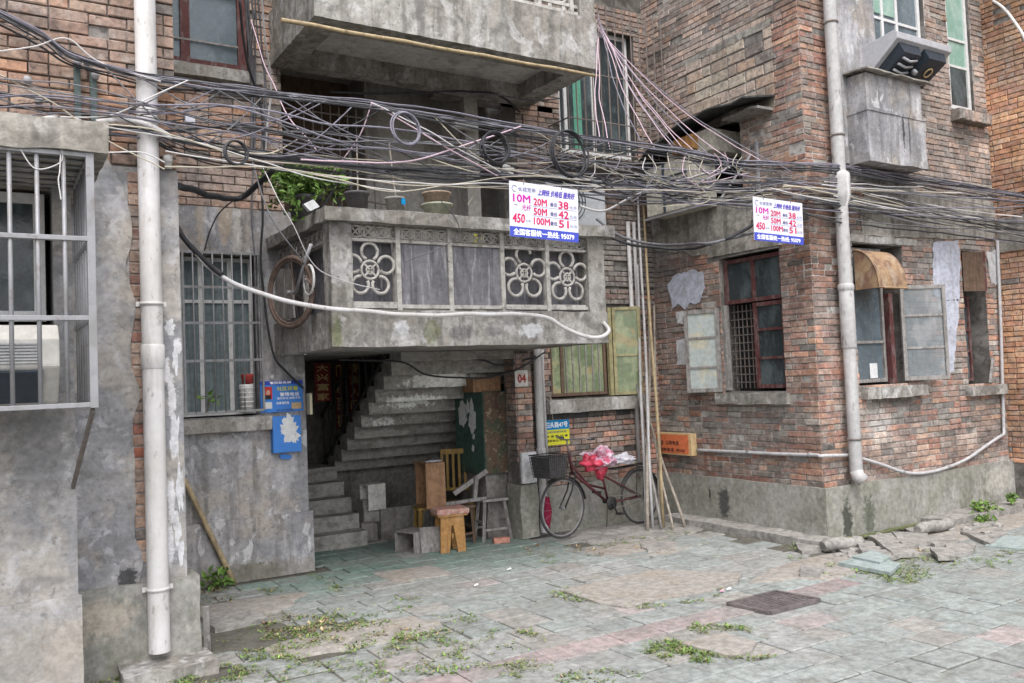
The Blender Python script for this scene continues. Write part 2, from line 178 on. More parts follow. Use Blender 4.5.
flat('terracotta', (0.40, 0.30, 0.23), 0.8, 0.7); M['glass_clear'] = mat('glass_clear', (0.22, 0.25, 0.27), [((4, 4, 2), .48, .62, (.42, .43, .44), .6)], rough=.25, spec=.5, bump=(), grime=.3, alpha=.5); flat('glaze', (0.35, 0.37, 0.29), 0.5, 0.6); flat('plastic_dark', (0.09, 0.085, 0.09), 0.6, 0.7); flat('plastic_white', (0.62, 0.61, 0.6), 0.5, 0.4); flat('brick_red', (0.42, 0.20, 0.15), 0.9, 0.8); flat('grate', (0.13, 0.11, 0.11), 0.8, 0.8); flat('wheel_rust', (0.13, 0.09, 0.075), 0.8, 0.8); flat('chrome', (0.22, 0.215, 0.22), 0.45, 0.5); flat('bark', (0.12, 0.09, 0.06), 0.9, 0.6); flat('ivory', (0.55, 0.5, 0.36)); flat('purple_cloth', (0.16, 0.10, 0.30), 0.8, 0.3); flat('post_yellow', (0.40, 0.36, 0.05)); flat('bracket_green', (0.12, 0.16, 0.155), 0.6, 0.6); flat('porcelain', (0.42, 0.41, 0.43), 0.4, 0.5); flat('yellow_wood', (0.30, 0.27, 0.15), 0.7, 0.7); flat('clasp', (0.30, 0.04, 0.035))

# ------------------------------------------------------------------ mesh builder
class MB:
    def __init__(s): s.v = []; s.f = []; s.c = []; s.sm = []
    def face(s, pts, tint=(1, 1, 1), smooth=False):
        n = len(s.v); s.v += [tuple(p) for p in pts]; s.f.append(tuple(range(n, n+len(pts)))); s.c.append(tint); s.sm.append(smooth)
    def add(s, vs, fs, tint=(1, 1, 1), smooth=False):
        n = len(s.v); s.v += [tuple(p) for p in vs]
        for f in fs: s.f.append(tuple(n+i for i in f)); s.c.append(tint); s.sm.append(smooth)
        return s
    def hexa(s, p, tint=(1, 1, 1)):       # 8 corners: bottom 4 ccw, top 4 ccw
        return s.add(p, [(3, 2, 1, 0), (4, 5, 6, 7), (0, 1, 5, 4), (1, 2, 6, 5), (2, 3, 7, 6), (3, 0, 4, 7)], tint)
    def box(s, x0, x1, y0, y1, z0, z1, tint=(1, 1, 1)):
        return s.hexa([(x0, y0, z0), (x1, y0, z0), (x1, y1, z0), (x0, y1, z0), (x0, y0, z1), (x1, y0, z1), (x1, y1, z1), (x0, y1, z1)], tint)
    def obox(s, c, a, b, d, tint=(1, 1, 1)):    # centre and three half-axis vectors
        c, a, b, d = map(Vector, (c, a, b, d))
        return s.hexa([c-a-b-d, c+a-b-d, c+a+b-d, c-a+b-d, c-a-b+d, c+a-b+d, c+a+b+d, c-a+b+d], tint)
    def bar(s, p0, p1, w, h, tint=(1, 1, 1), upv=(0, 0, 1)):
        p0, p1 = Vector(p0), Vector(p1); d = (p1-p0); L = d.length; d.normalize()
        u = Vector(upv); sx = d.cross(u)
        if sx.length < 1e-4: sx = d.cross(Vector((0, 1, 0)))
        sx.normalize(); u = sx.cross(d)
        return s.obox((p0+p1)/2, d*L/2, sx*w/2, u*h/2, tint)
    def tube(s, pts, r, n=6, closed=False, cap=True, tint=(1, 1, 1)):
        pts = [Vector(p) for p in pts]; N = len(pts); rs = r if hasattr(r, '__len__') else [r]*N
        base = len(s.v); prev = None
        for i, p in enumerate(pts):
            a = pts[(i-1) % N] if (closed or i > 0) else p; b = pts[(i+1) % N] if (closed or i < N-1) else p
            t = (b-a)
            if t.length < 1e-7: t = Vector((0, 0, 1))
            t.normalize()
            if prev is None:
                q = Vector((0, 0, 1)) if abs(t.z) < 0.9 else Vector((0, 1, 0)); u = t.cross(q).normalized()
            else:
                u = prev-t*prev.dot(t)
                if u.length < 1e-5: u = t.cross(Vector((0, 0, 1)))
                u.normalize()
            prev = u; w2 = t.cross(u)
            for k in range(n):
                a2 = 2*PI*k/n; s.v.append(tuple(p+(u*math.cos(a2)+w2*math.sin(a2))*rs[i]))
        for i in range(N if closed else N-1):
            for k in range(n):
                a = base+i*n+k; b = base+i*n+(k+1) % n; j = (i+1) % N
                s.f.append((a, b, base+j*n+(k+1) % n, base+j*n+k)); s.c.append(tint); s.sm.append(n > 5)
        if cap and not closed:
            s.f.append(tuple(base+k for k in reversed(range(n)))); s.c.append(tint); s.sm.append(False)
            s.f.append(tuple(base+(N-1)*n+k for k in range(n))); s.c.append(tint); s.sm.append(False)
        return s
    def ring(s, c, ax1, ax2, R, r, n=24, m=6, a0=0, a1=2*PI, R2=None):
        c, ax1, ax2 = Vector(c), Vector(ax1), Vector(ax2); full = abs(a1-a0-2*PI) < 1e-3; R2 = R2 or R
        k = n if full else n+1
        pts = [c+ax1*R*math.cos(a0+(a1-a0)*i/n)+ax2*R2*math.sin(a0+(a1-a0)*i/n) for i in range(k)]
        return s.tube(pts, r, m, closed=full)
    def lathe(s, c, prof, n=20, tint=(1, 1, 1), ax=(0, 0, 1)):
        c = Vector(c); ax = Vector(ax).normalized(); q = Vector((1, 0, 0)) if abs(ax.x) < 0.9 else Vector((0, 1, 0)); u = ax.cross(q).normalized(); w2 = ax.cross(u)
        b = len(s.v)
        for r, z in prof:
            for k in range(n): a = 2*PI*k/n; s.v.append(tuple(c+ax*z+(u*math.cos(a)+w2*math.sin(a))*r))
        for i in range(len(prof)-1):
            for k in range(n): s.f.append((b+i*n+k, b+i*n+(k+1) % n, b+(i+1)*n+(k+1) % n, b+(i+1)*n+k)); s.c.append(tint); s.sm.append(True)
        return s
    def prism(s, poly, ext, tint=(1, 1, 1)):     # planar polygon extruded along a vector
        poly = [Vector(p) for p in poly]; e = Vector(ext); n = len(poly); b = len(s.v)
        s.v += [tuple(p) for p in poly]+[tuple(p+e) for p in poly]
        s.f.append(tuple(range(b, b+n))); s.f.append(tuple(range(b+2*n-1, b+n-1, -1))); s.c += [tint]*2; s.sm += [False]*2
        for i in range(n): j = (i+1) % n; s.f.append((b+i, b+n+i, b+n+j, b+j)); s.c.append(tint); s.sm.append(False)
        return s
    def build(s, name, m, parent=None, rough=None, seg=0.12, bevel=None):
        me = bpy.data.meshes.new(name); me.from_pydata(s.v, [], s.f)
        me.polygons.foreach_set('use_smooth', s.sm)
        if any(c != (1, 1, 1) for c in s.c):
            ca = me.color_attributes.new('tint', 'FLOAT_COLOR', 'CORNER'); buf = []
            for c, f in zip(s.c, s.f): buf += [c[0], c[1], c[2], 1.0]*len(f)
            ca.data.foreach_set('color', buf)
        me.materials.append(M[m] if isinstance(m, str) else m)
        bm = bmesh.new(); bm.from_mesh(me)
        if bevel:
            bmesh.ops.remove_doubles(bm, verts=bm.verts, dist=1e-5)
            es = [e for e in bm.edges if len(e.link_faces) == 2 and e.calc_face_angle(0) > 0.6]
            bmesh.ops.bevel(bm, geom=es, offset=bevel, segments=2, affect='EDGES', profile=0.6)
        if rough:
            for ax in range(3):
                cs = [v.co[ax] for v in bm.verts]; lo, hi = min(cs), max(cs); k = int((hi-lo)/seg)
                for i in range(1, k+1):
                    co = Vector((0, 0, 0)); no = Vector((0, 0, 0)); co[ax] = lo+(hi-lo)*i/(k+1); no[ax] = 1
                    bmesh.ops.bisect_plane(bm, geom=bm.verts[:]+bm.edges[:]+bm.faces[:], plane_co=co, plane_no=no)
            for v in bm.verts:
                p = v.co; v.co = p+Vector((noise.noise(p*4+Vector((7, 0, 0)))+0.6*noise.noise(p*13), noise.noise(p*4+Vector((0, 9, 0)))+0.6*noise.noise(p*13+Vector((3, 0, 0))), noise.noise(p*4+Vector((0, 0, 5)))+0.6*noise.noise(p*13+Vector((0, 3, 0)))))*rough
        bmesh.ops.recalc_face_normals(bm, faces=bm.faces)
        bm.to_mesh(me); bm.free()
        o = bpy.data.objects.new(name, me); COL.objects.link(o)
        if parent is not None:
            mw = WM[parent.name]; me.transform(mw.inverted()); o.parent = parent; WM[o.name] = mw
        else: WM[o.name] = Matrix.Identity(4)
        return o
WM = {}
def tag(o, label=None, cat=None, group=None, kind=None):
    if label: o['label'] = label
    if cat: o['category'] = cat
    if group: o['group'] = group
    if kind: o['kind'] = kind
    return o
def thing(name, label, cat, loc=(0, 0, 0), rotz=0, group=None):
    o = bpy.data.objects.new(name, None); COL.objects.link(o); o.location = loc; o.rotation_euler = (0, 0, rotz); o.empty_display_size = 0.1
    WM[o.name] = Matrix.Translation(loc) @ Matrix.Rotation(rotz, 4, 'Z')
    return tag(o, label, cat, group)
def dup(root, loc, rotz, label=None, scale=None):
    r = root.copy(); COL.objects.link(r); r.location = loc; r.rotation_euler = (0, 0, rotz)
    if scale: r.scale = (scale,)*3
    if label: r['label'] = label
    for ch in list(root.children):
        c = ch.copy(); COL.objects.link(c); c.parent = r
    return r

# wall planes: u along the wall, z up, d outwards
class Plane:
    def __init__(s, kind, c): s.k = kind; s.c = c
    def p(s, u, z, d=0.0): return Vector((u, s.c-d, z)) if s.k == 'Y' else Vector((s.c-d, u, z))
    def box(s, mb, u0, u1, z0, z1, d0, d1, tint=(1, 1, 1)):
        a, b = s.p(u0, z0, d0), s.p(u1, z1, d1)
        return mb.box(min(a.x, b.x), max(a.x, b.x), min(a.y, b.y), max(a.y, b.y), min(a.z, b.z), max(a.z, b.z), tint)
    def uz(s, px, py):
        q = atY(px, py, s.c) if s.k == 'Y' else atX(px, py, s.c); return (q.x if s.k == 'Y' else q.y), q.z
def sub_iv(ivs, a, b):
    out = []
    for x, y in ivs:
        if b <= x or a >= y: out.append((x, y)); continue
        if a > x: out.append((x, a))
        if b < y: out.append((b, y))
    return out
def sheet(pl, mb, u0, u1, z0, z1, holes, d=0.0):
    zs = sorted({z0, z1}|{z for h in holes for z in h[2:4] if z0 < z < z1})
    for a, b in zip(zs, zs[1:]):
        iv = [(u0, u1)]; m = (a+b)/2
        for h in holes:
            if h[2] < m < h[3]: iv = sub_iv(iv, h[0], h[1])
        for x, y in iv: mb.face([pl.p(x, a, d), pl.p(y, a, d), pl.p(y, b, d), pl.p(x, b, d)])
def lay_bricks(pl, mb, u0, u1, z0, z1, holes, pitch, length, tintf, d=0.012, gap=0.009, jit=0.003, keep=None, quoin=0):
    row = 0; z = z0
    while z < z1-pitch*0.5:
        iv = [(u0, u1)]
        for h in holes:
            if h[2] < z+pitch*0.75 and h[3] > z+pitch*0.25: iv = sub_iv(iv, h[0], h[1])
        bond = row % 2; u = u0-(length*0.5 if bond else 0)-random.random()*0.02
        while u < u1:
            L = length if random.random() > 0.22 else length*0.5
            a, b = u, u+L; u = b
            for x, y in iv:
                s0, s1 = max(a, x), min(b, y)
                if s1-s0 < 0.035: continue
                if keep and not keep((s0+s1)/2, z+pitch/2): continue
                g = gap*(0.5+random.random()*1.1); g2 = gap*(0.5+random.random()*1.2)
                if random.random() < 0.012: continue
                e0 = s0+g/2 if s0 > x+1e-4 else s0+0.001; e1 = s1-g/2 if s1 < y-1e-4 else s1-0.001
                lo = z+g2/2+random.uniform(-.0015, .0015); hi = z+pitch-g2/2+random.uniform(-.0015, .0015)
                dd = d+random.gauss(0, jit)+random.choice((0, 0, 0, 0, -0.005)); ch = 0.006
                t = tintf((s0+s1)/2, z+pitch/2); sk = random.uniform(-.003, .003); pp = pl.p((s0+s1)/2, z); kk = 1+.6*noise.noise(pp*0.7)+.45*noise.noise(pp*2.2); kk = max(.6, min(1.45, kk)); t = (t[0]*kk, t[1]*kk, t[2]*kk); rj = lambda: random.uniform(-.004, .004)
                q = [pl.p(e0+ch+rj(), lo+ch+sk+rj(), dd), pl.p(e1-ch+rj(), lo+ch-sk+rj(), dd), pl.p(e1-ch+rj(), hi-ch-sk+rj(), dd), pl.p(e0+ch+rj(), hi-ch+sk+rj(), dd)]
                o = [pl.p(e0, lo, dd-0.007), pl.p(e1, lo, dd-0.007), pl.p(e1, hi, dd-0.007), pl.p(e0, hi, dd-0.007)]
                r = [pl.p(e0, lo, -0.012), pl.p(e1, lo, -0.012), pl.p(e1, hi, -0.012), pl.p(e0, hi, -0.012)]
                mb.face(q, t)
                for i in range(4):
                    j = (i+1) % 4; mb.face([o[i], o[j], q[j], q[i]], t); mb.face([r[i], r[j], o[j], o[i]], t)
        z += pitch; row += 1
def brick_col(bases, dark=0.12, var=0.10):
    def f(u, z):
        b = random.choice(bases); k = 1+random.gauss(0, var); k = max(0.5, min(1.5, k))
        if random.random() < dark*.6: b = (0.19, 0.16, 0.15)
        return (b[0]*k, b[1]*k, b[2]*k)
    return f
def blob(pl, u, z, ru, rz, d, n=26, rag=0.35, seed=0):
    rnd = random.Random(seed); out = []
    for i in range(n):
        a = 2*PI*i/n; k = 1+rag*(noise.noise(Vector((math.cos(a)*1.7+seed, math.sin(a)*1.7, seed*0.37)))+0.5*noise.noise(Vector((math.cos(a)*6+seed, math.sin(a)*6, 2))))+rnd.uniform(-.08, .08)
        out.append(pl.p(u+ru*k*math.cos(a), z+rz*k*math.sin(a), d))
    return out
def ragged(pl, pts, d, sub=5, amp=0.02, seed=1):
    out = []; n = len(pts); rnd = random.Random(seed)
    for i in range(n):
        a, b = pts[i], pts[(i+1) % n]
        for k in range(sub):
            t = k/sub; j = 0 if k == 0 else amp
            out.append(pl.p(a[0]+(b[0]-a[0])*t+rnd.uniform(-j, j), a[1]+(b[1]-a[1])*t+rnd.uniform(-j, j), d))
    return out
def outv(pl, t): return (pl.p(0, 0, t)-pl.p(0, 0, 0))

FONT_N = [0]
def text(s, name, pl_o, ux, uz, w, h, m, parent, label=None, bold=0.0, lift=0.0025, shear=0.0, thick=0.0006):
    """lettering as real thin mesh, fitted to w x h; pl_o = lower left corner, ux/uz unit vectors"""
    cu = bpy.data.curves.new('t', 'FONT'); cu.body = s; cu.size = 1; cu.shear = shear; cu.resolution_u = 2
    o = bpy.data.objects.new('t', cu); COL.objects.link(o); bpy.context.view_layer.update()
    me = bpy.data.meshes.new_from_object(o.evaluated_get(bpy.context.evaluated_depsgraph_get())); bpy.data.objects.remove(o)
    if not me.vertices: return None
    xs = [v.co.x for v in me.vertices]; ys = [v.co.y for v in me.vertices]; x0, x1, y0, y1 = min(xs), max(xs), min(ys), max(ys)
    ux, uz = Vector(ux), Vector(uz); n = ux.cross(uz)
    mb = MB(); vs = [Vector(pl_o)+ux*((v.co.x-x0)/(x1-x0)*w)+uz*((v.co.y-y0)/(y1-y0)*h)+n*lift for v in me.vertices]
    mb.add(vs, [tuple(p.vertices) for p in me.polygons])
    if bold:
        fs = [tuple(p.vertices) for p in me.polygons]; e = bold*h*0.9
        for q, (a, b) in enumerate(((1, 0), (-1, 0), (0, 1), (0, -1), (.7, .7), (-.7, -.7), (.7, -.7), (-.7, .7))): mb.add([v+ux*a*e+uz*b*e-n*(lift*.04*(q+1)) for v in vs], fs)
    ob = mb.build(name, m, parent)
    return ob
# ================================================================== SETTING
PM = Plane('Y', 9.75)     # main facade
PB = Plane('Y', 7.2)      # left pier with the white pipe
PA = Plane('Y', 6.6)      # far left wall
PL = Plane('X', 8.54)     # side face of the wing
PR = Plane('Y', 6.9)      # front face of the wing
PO = Plane('X', 12.55)    # orange wall far right
ORANGE = [(0.42, 0.225, 0.165), (0.38, 0.195, 0.145), (0.33, 0.18, 0.145), (0.45, 0.275, 0.205), (0.31, 0.165, 0.135)]
BROWN = [(0.32, 0.215, 0.185), (0.27, 0.19, 0.17), (0.36, 0.245, 0.205), (0.29, 0.24, 0.215), (0.22, 0.17, 0.155), (0.37, 0.235, 0.185)]
PALE = [(0.43, 0.32, 0.285), (0.38, 0.295, 0.27), (0.46, 0.345, 0.30), (0.35, 0.26, 0.235), (0.45, 0.305, 0.245)]
LEFTB = [(0.44, 0.275, 0.21), (0.38, 0.235, 0.185), (0.46, 0.31, 0.245), (0.34, 0.23, 0.19), (0.45, 0.25, 0.17)]
GREYB = [(0.30, 0.265, 0.25), (0.26, 0.235, 0.225), (0.35, 0.30, 0.275), (0.235, 0.205, 0.195)]

# ground, pavement
g = MB(); g.face([(-40, -40, -0.013), (60, -40, -0.013), (60, 60, -0.013), (-40, 60, -0.013)])
tag(g.build('ground', 'soil'), kind='structure')
SLABS = [(4.75, 6.05, 6.0, 7.35), (4.35, 5.0, 4.75, 5.3)]
def in_dirt(x, y):
    if 8.0 < x and y > 6.35: return True
    if 6.3 < x < 8.2 and y > 8.35: return random.random() < 0.75
    n = noise.noise(Vector((x*0.9, y*0.9, 3)))
    if x < 3.4 and 6.6 < y < 8.4 and n > -0.05: return random.random() < 0.3
    if 1.2 < x < 2.4 and 7.4 < y < 9.2: return random.random() < 0.5
    if 7.2 < x < 8.6 and 5.6 < y < 6.4: return random.random() < 0.6
    return False
pv = MB(); pw, pln = 0.30, 0.40
r = 0; y = 0.6
while y < 13.2:
    band = 5.26 < y < 5.56 or (2.0 < y < 2.4); x = -3.5+(0.2 if r % 2 else 0)+random.uniform(-.02, .02)
    shift = 0
    while x < 15:
        L = pln*random.choice((1, 1, 1, 0.75, 1.25)); cx, cy = x+L/2, y+pw/2
        inside = (cx > 8.42 and cy > 6.72) or (cx < 1.4 and cy > 7.15) or (cx < 0.55 and cy > 6.5) or (cy > 9.7 and cx < 3.2) or (cx > 6.1 and cy > 9.6)
        slab = False
        grate_ = 5.72 < cx < 6.45 and 5.28 < cy < 5.75
        if not (inside or slab or grate_ or in_dirt(cx, cy)):
            n = noise.noise(Vector((cx*0.8, cy*0.8, 0)))
            base = (0.26, 0.278, 0.272) if n > -0.15 else (0.285, 0.285, 0.28)
            if cy > 8.0 and 2.5 < cx < 6.2: k2 = min(1, (cy-8)/1.2); base = tuple(base[i]*(1-k2)+(0.16, 0.235, 0.21)[i]*k2 for i in range(3))
            if cx > 6.5 and cy < 6.2: base = (0.255, 0.278, 0.272)
            if band and 2.6 < cx < 7.3: base = (0.295, 0.24, 0.238)
            elif random.random() < 0.02: base = (0.34, 0.29, 0.285)
            elif random.random() < 0.12: base = (0.28, 0.265, 0.25)
            k = 1+random.gauss(0, 0.06); t = tuple(c*k for c in base)
            gp = 0.003+random.random()*0.005+(0.010 if random.random() < .07 else 0); hz = 0.010*noise.noise(Vector((cx*.7, cy*.7, 5)))+random.gauss(0, 0.0022)
            tx, ty = random.gauss(0, 0.004), random.gauss(0, 0.004); ro = random.gauss(0, 0.006); wob = 0.03*noise.noise(Vector((cy*0.9, 1, 0)))
            def P_(a, b, dz): 
                dx, dy = (a-cx), (b-cy); return (cx+dx*math.cos(ro)-dy*math.sin(ro)+0.035*(cy-6)*0, cy+dx*math.sin(ro)+dy*math.cos(ro)+0.06*noise.noise(Vector((cx*.45, 0, 1))), hz+dx*tx+dy*ty+dz)
            a0, a1, b0, b1 = x+gp, x+L-gp, y+gp, y+pw-gp; ch = 0.006
            top = [P_(a0+ch, b0+ch, 0), P_(a1-ch, b0+ch, 0), P_(a1-ch, b1-ch, 0), P_(a0+ch, b1-ch, 0)]
            mid = [P_(a0, b0, -ch), P_(a1, b0, -ch), P_(a1, b1, -ch), P_(a0, b1, -ch)]
            bot = [P_(a0, b0, -.05), P_(a1, b0, -.05), P_(a1, b1, -.05), P_(a0, b1, -.05)]
            pv.face(top, t)
            for i in range(4):
                j = (i+1) % 4; pv.face([mid[i], mid[j], top[j], top[i]], t); pv.face([bot[i], bot[j], mid[j], mid[i]], t)
        x += L
    y += pw; r += 1
tag(pv.build('pavement', 'paver'), kind='structure')
# bare earth between broken pavers
def earth(cx, cy, rx, ry, h, seed, m='soil', name='bare_earth'):
    n, rings = 36, 7; mb = MB(); vs = []; fs = []
    for i in range(rings+1):
        for k in range(n):
            a = 2*PI*k/n; q = 1+0.35*noise.noise(Vector((math.cos(a)*1.5+seed, math.sin(a)*1.5, 0)))+0.12*noise.noise(Vector((math.cos(a)*6+seed, math.sin(a)*6, 0)))
            t = i/rings; z = h*(1-t*t)+0.012*noise.noise(Vector((cx+t*rx*math.cos(a), cy+t*ry*math.sin(a), seed))*5)*(1-t)-0.03*(t > .99)
            vs.append((cx+rx*q*t*math.cos(a), cy+ry*q*t*math.sin(a), z))
    for i in range(rings):
        for k in range(n): fs.append((i*n+k, i*n+(k+1) % n, (i+1)*n+(k+1) % n, (i+1)*n+k))
    mb.add(vs, fs, smooth=True); return tag(mb.build(name, m), kind='structure')
earth(7.4, 9.1, 1.3, 0.75, 0.012, 3, 'rock'); earth(2.0, 8.6, 0.85, 0.45, 0.02, 5, 'sand_slab'); earth(1.9, 7.55, 0.6, 0.45, 0.01, 8); earth(7.9, 6.1, 1.6, 0.42, 0.012, 9, 'sand_slab'); earth(10.5, 6.3, 2.6, 0.4, 0.015, 12, 'sand_slab'); earth(2.7, 7.0, 0.9, 0.4, 0.012, 14, 'sand_slab'); earth(6.7, 8.1, 0.9, 0.5, 0.01, 17, 'sand_slab')

# ================================================================== LEFT APARTMENT BLOCK
apt = thing('apartment_block', 'grey plastered apartment block with balconies, open stairwell and orange brick upper walls', 'building', (1.0, 9.75, 0))
# --- main facade, left part x 1.36..3.2
H_W1 = (1.86, 2.69, 1.80, 3.60); H_RW = (1.50, 2.68, 5.66, 7.4)
mb = MB(); sheet(PM, mb, 1.3, 3.2, 0, 4.12, [H_W1]); mb.face([(3.2, 9.75, 0), (3.2, 13, 0), (3.2, 13, 2.5), (3.2, 9.75, 2.5)])
PM.box(mb, 1.3, 3.235, 0, 0.68, 0.002, 0.045)
mb.build('plaster_wall', 'plaster', apt)
mb = MB(); sheet(PM, mb, 1.3, 3.02, 4.12, 8.5, [H_RW], -0.01); mb.build('mortar_backing', 'mortar', apt)
mb = MB(); lay_bricks(PM, mb, 1.3, 3.02, 4.12, 7.6, [H_RW], 0.088, 0.26, brick_col(LEFTB+PALE, 0.06)); mb.build('brick_wall', 'brick', apt)
# reveals
def reveal(pl, h, depth, m, parent, name='window_reveal', dark=True):
    mb = MB(); u0, u1, z0, z1 = h; e = 0.0
    for q in (((u0, z0), (u0, z1)), ((u1, z0), (u1, z1)), ((u0, z0), (u1, z0)), ((u0, z1), (u1, z1))):
        (a, b), (c, d) = q; mb.face([pl.p(a, b, 0), pl.p(c, d, 0), pl.p(c, d, -depth), pl.p(a, b, -depth)])
    o = mb.build(name, m, parent); mb = MB(); mb.face([pl.p(u0, z0, -depth), pl.p(u1, z0, -depth), pl.p(u1, z1, -depth), pl.p(u0, z1, -depth)]); mb.build('shade_backing', 'void', o)  # black sheet stands in for the shade of the room behind the opening
    return o
def window(pl, u0, u1, z0, z1, d, frame_m, glass_m, parent, cols=(0.5,), rows=(), fw=0.045, fd=0.05, label=None, thin=0.025):
    """frame with its mullions as one part, the panes as its sub-part; d = outward offset of the frame's face"""
    mb = MB(); b = lambda a, b_, c, e: pl.box(mb, a, b_, c, e, d-fd, d)
    b(u0, u0+fw, z0, z1); b(u1-fw, u1, z0, z1); pl.box(mb, u0+fw, u1-fw, z0, z0+fw, d-fd, d-.001); pl.box(mb, u0+fw, u1-fw, z1-fw, z1, d-fd, d-.001)
    for c in cols: uc = u0+(u1-u0)*c; pl.box(mb, uc-thin, uc+thin, z0+fw, z1-fw, d-fd, d-.003)
    for r_ in rows: zc = z0+(z1-z0)*r_; pl.box(mb, u0+fw, u1-fw, zc-thin*.7, zc+thin*.7, d-fd+.004, d-.006)
    o = mb.build('window', frame_m, parent)
    if label: o['label'] = label
    g_ = MB(); pl.box(g_, u0+fw*.6, u1-fw*.6, z0+fw*.6, z1-fw*.6, d-fd*.7, d-fd*.5); g_.build('pane', glass_m, o)
    return o
reveal(PM, H_W1, 0.35, 'plaster', apt); reveal(PM, H_RW, 0.3, 'mortar', apt)
o = window(PM, 1.88, 2.67, 1.82, 3.58, -0.16, 'white_frame', 'curtain', apt, cols=(0.28, 0.68), rows=(0.72,), label='white framed window with a teal curtain behind the grille')
o = window(PM, 1.5, 2.66, 5.68, 7.4, -0.07, 'red_frame', 'glass_blue', apt, cols=(0.42,), rows=(), fw=0.1, fd=.08, thin=.05, label='tall dark red framed window with dusty blue panes')
mb = MB()
for z in (5.98, 6.55): PM.box(mb, 1.6, 2.56, z, z+0.02, -0.09, -0.072)
mb.build('glazing_bar', 'grey_wood', o)
mb = MB(); PM.box(mb, 1.45, 2.78, 5.52, 5.655, 0.0, 0.14); mb.build('window_sill', 'concrete', apt, rough=.008)
mb = MB(); PM.box(mb, 1.84, 2.78, 1.64, 1.79, 0.0, 0.09); mb.build('window_sill', 'concrete', apt, rough=.008)
mb = MB(); PM.box(mb, 1.83, 2.85, 1.15, 1.63, 0.001, 0.004)
# --- pier B
mb = MB(); mb.prism([(-3, 7.2, 0.6), (1.365, 7.2, 0.6), (1.365, 7.2, 3.86), (-3, 7.2, 3.86)], (0, 2.5, 0)); o = mb.build('side_wall', 'plaster_left', apt)
mb = MB(); PB.box(mb, -3, 1.365, 3.861, 8.6, -2.5, -0.012); mb.build('mortar_backing', 'mortar', apt)
pat = lambda u, z: z > 3.95+0.25*noise.noise(Vector((u*3, 0, 0))) or (1.0+0.02*math.sin(z*9) < u < 1.16)
mb = MB(); lay_bricks(PB, mb, -1.4, 1.365, 3.87, 7.2, [], 0.089, 0.27, brick_col(LEFTB, 0.07), d=0.012); mb.build('brick_wall', 'brick', apt)
mb = MB(); lay_bricks(PB, mb, 1.0, 1.17, 0.80, 3.86, [], 0.089, 0.27, brick_col(LEFTB+[(0.36, 0.13, 0.09)], 0.1), d=0.011)
mb.build('exposed_brick_strip', 'brick', apt)
# plaster skin either side of the strip, slightly proud and ragged
def zig(u, z0, z1, n, amp, seed): 
    return [(u+amp*noise.noise(Vector((0, (z0+(z1-z0)*i/n)*3.1, seed))), z0+(z1-z0)*i/n) for i in range(n+1)]
mb = MB()
L_ = [(-2, 0.62)]+zig(1.01, 0.62, 3.5, 30, 0.09, 1)+[(0.96, 3.72), (0.85, 3.92), (0.7, 3.96), (0.5, 4.02), (0.2, 4.0), (-2, 4.02)]
mb.prism([PB.p(u, z, 0.0) for u, z in L_], outv(PB, 0.022))
R_ = [(1.368, 3.84), (1.368, 0.62)]+zig(1.125, 0.62, 3.84, 30, 0.05, 4)
mb.prism([PB.p(u, z, 0.0) for u, z in R_], outv(PB, 0.022)); mb.build('plaster_skin', 'plaster_left', apt)
mb = MB(); PB.box(mb, 0.56, 1.455, -0.05, 0.66, -0.3, 0.075); mb.build('plinth', 'plinth', apt, rough=0.012)
mb = MB(); PB.box(mb, 0.85, 1.5, -0.04, 0.09, 0.0, 0.42); mb.build('footing', 'concrete', apt, rough=0.02)
for i, (u, z, a, b) in enumerate([(1.30, 1.75, .03, .16), (1.32, 2.35, .025, .1), (1.33, 1.35, .025, .18), (1.28, 2.62, .035, .05), (1.30, 1.05, .03, .12), (1.33, 0.85, .02, .1)]):
    mb = MB(); mb.prism(blob(PB, u, z, a, b, 0.0225, seed=20+i, rag=.6), outv(PB, 0.002)); mb.build('paint_splash', 'white_patch', apt)
# --- wall A with window behind the cage
H_A = (-1.2, 0.44, 2.45, 3.60)
mb = MB(); sheet(PA, mb, -4, 0.555, 0, 3.8, [H_A]); mb.face([(0.555, 6.6, 0), (0.555, 7.2, 0), (0.555, 7.2, 3.8), (0.555, 6.6, 3.8)]); mb.build('plaster_wall', 'plaster_left', apt)
mb = MB(); PA.box(mb, -4, 0.575, -0.05, 0.76, 0.001, 0.03); mb.build('plinth', 'plaster_left', apt, rough=.006)
reveal(PA, H_A, 0.4, 'plaster_left', apt)
window(PA, -1.15, 0.40, 2.62, 3.5, -0.12, 'white_frame', 'glass_dark', apt, cols=(0.62, 0.80), rows=(), fw=0.07, label='white framed window with dark panes behind the steel cage')
mb = MB(); mb.box(-3, 0.68, 5.58, 7.19, 3.53, 3.72); mb.build('canopy', 'render_band', apt, rough=0.015)

# --- upper wall above the balcony recess, recess rooms
mb = MB()
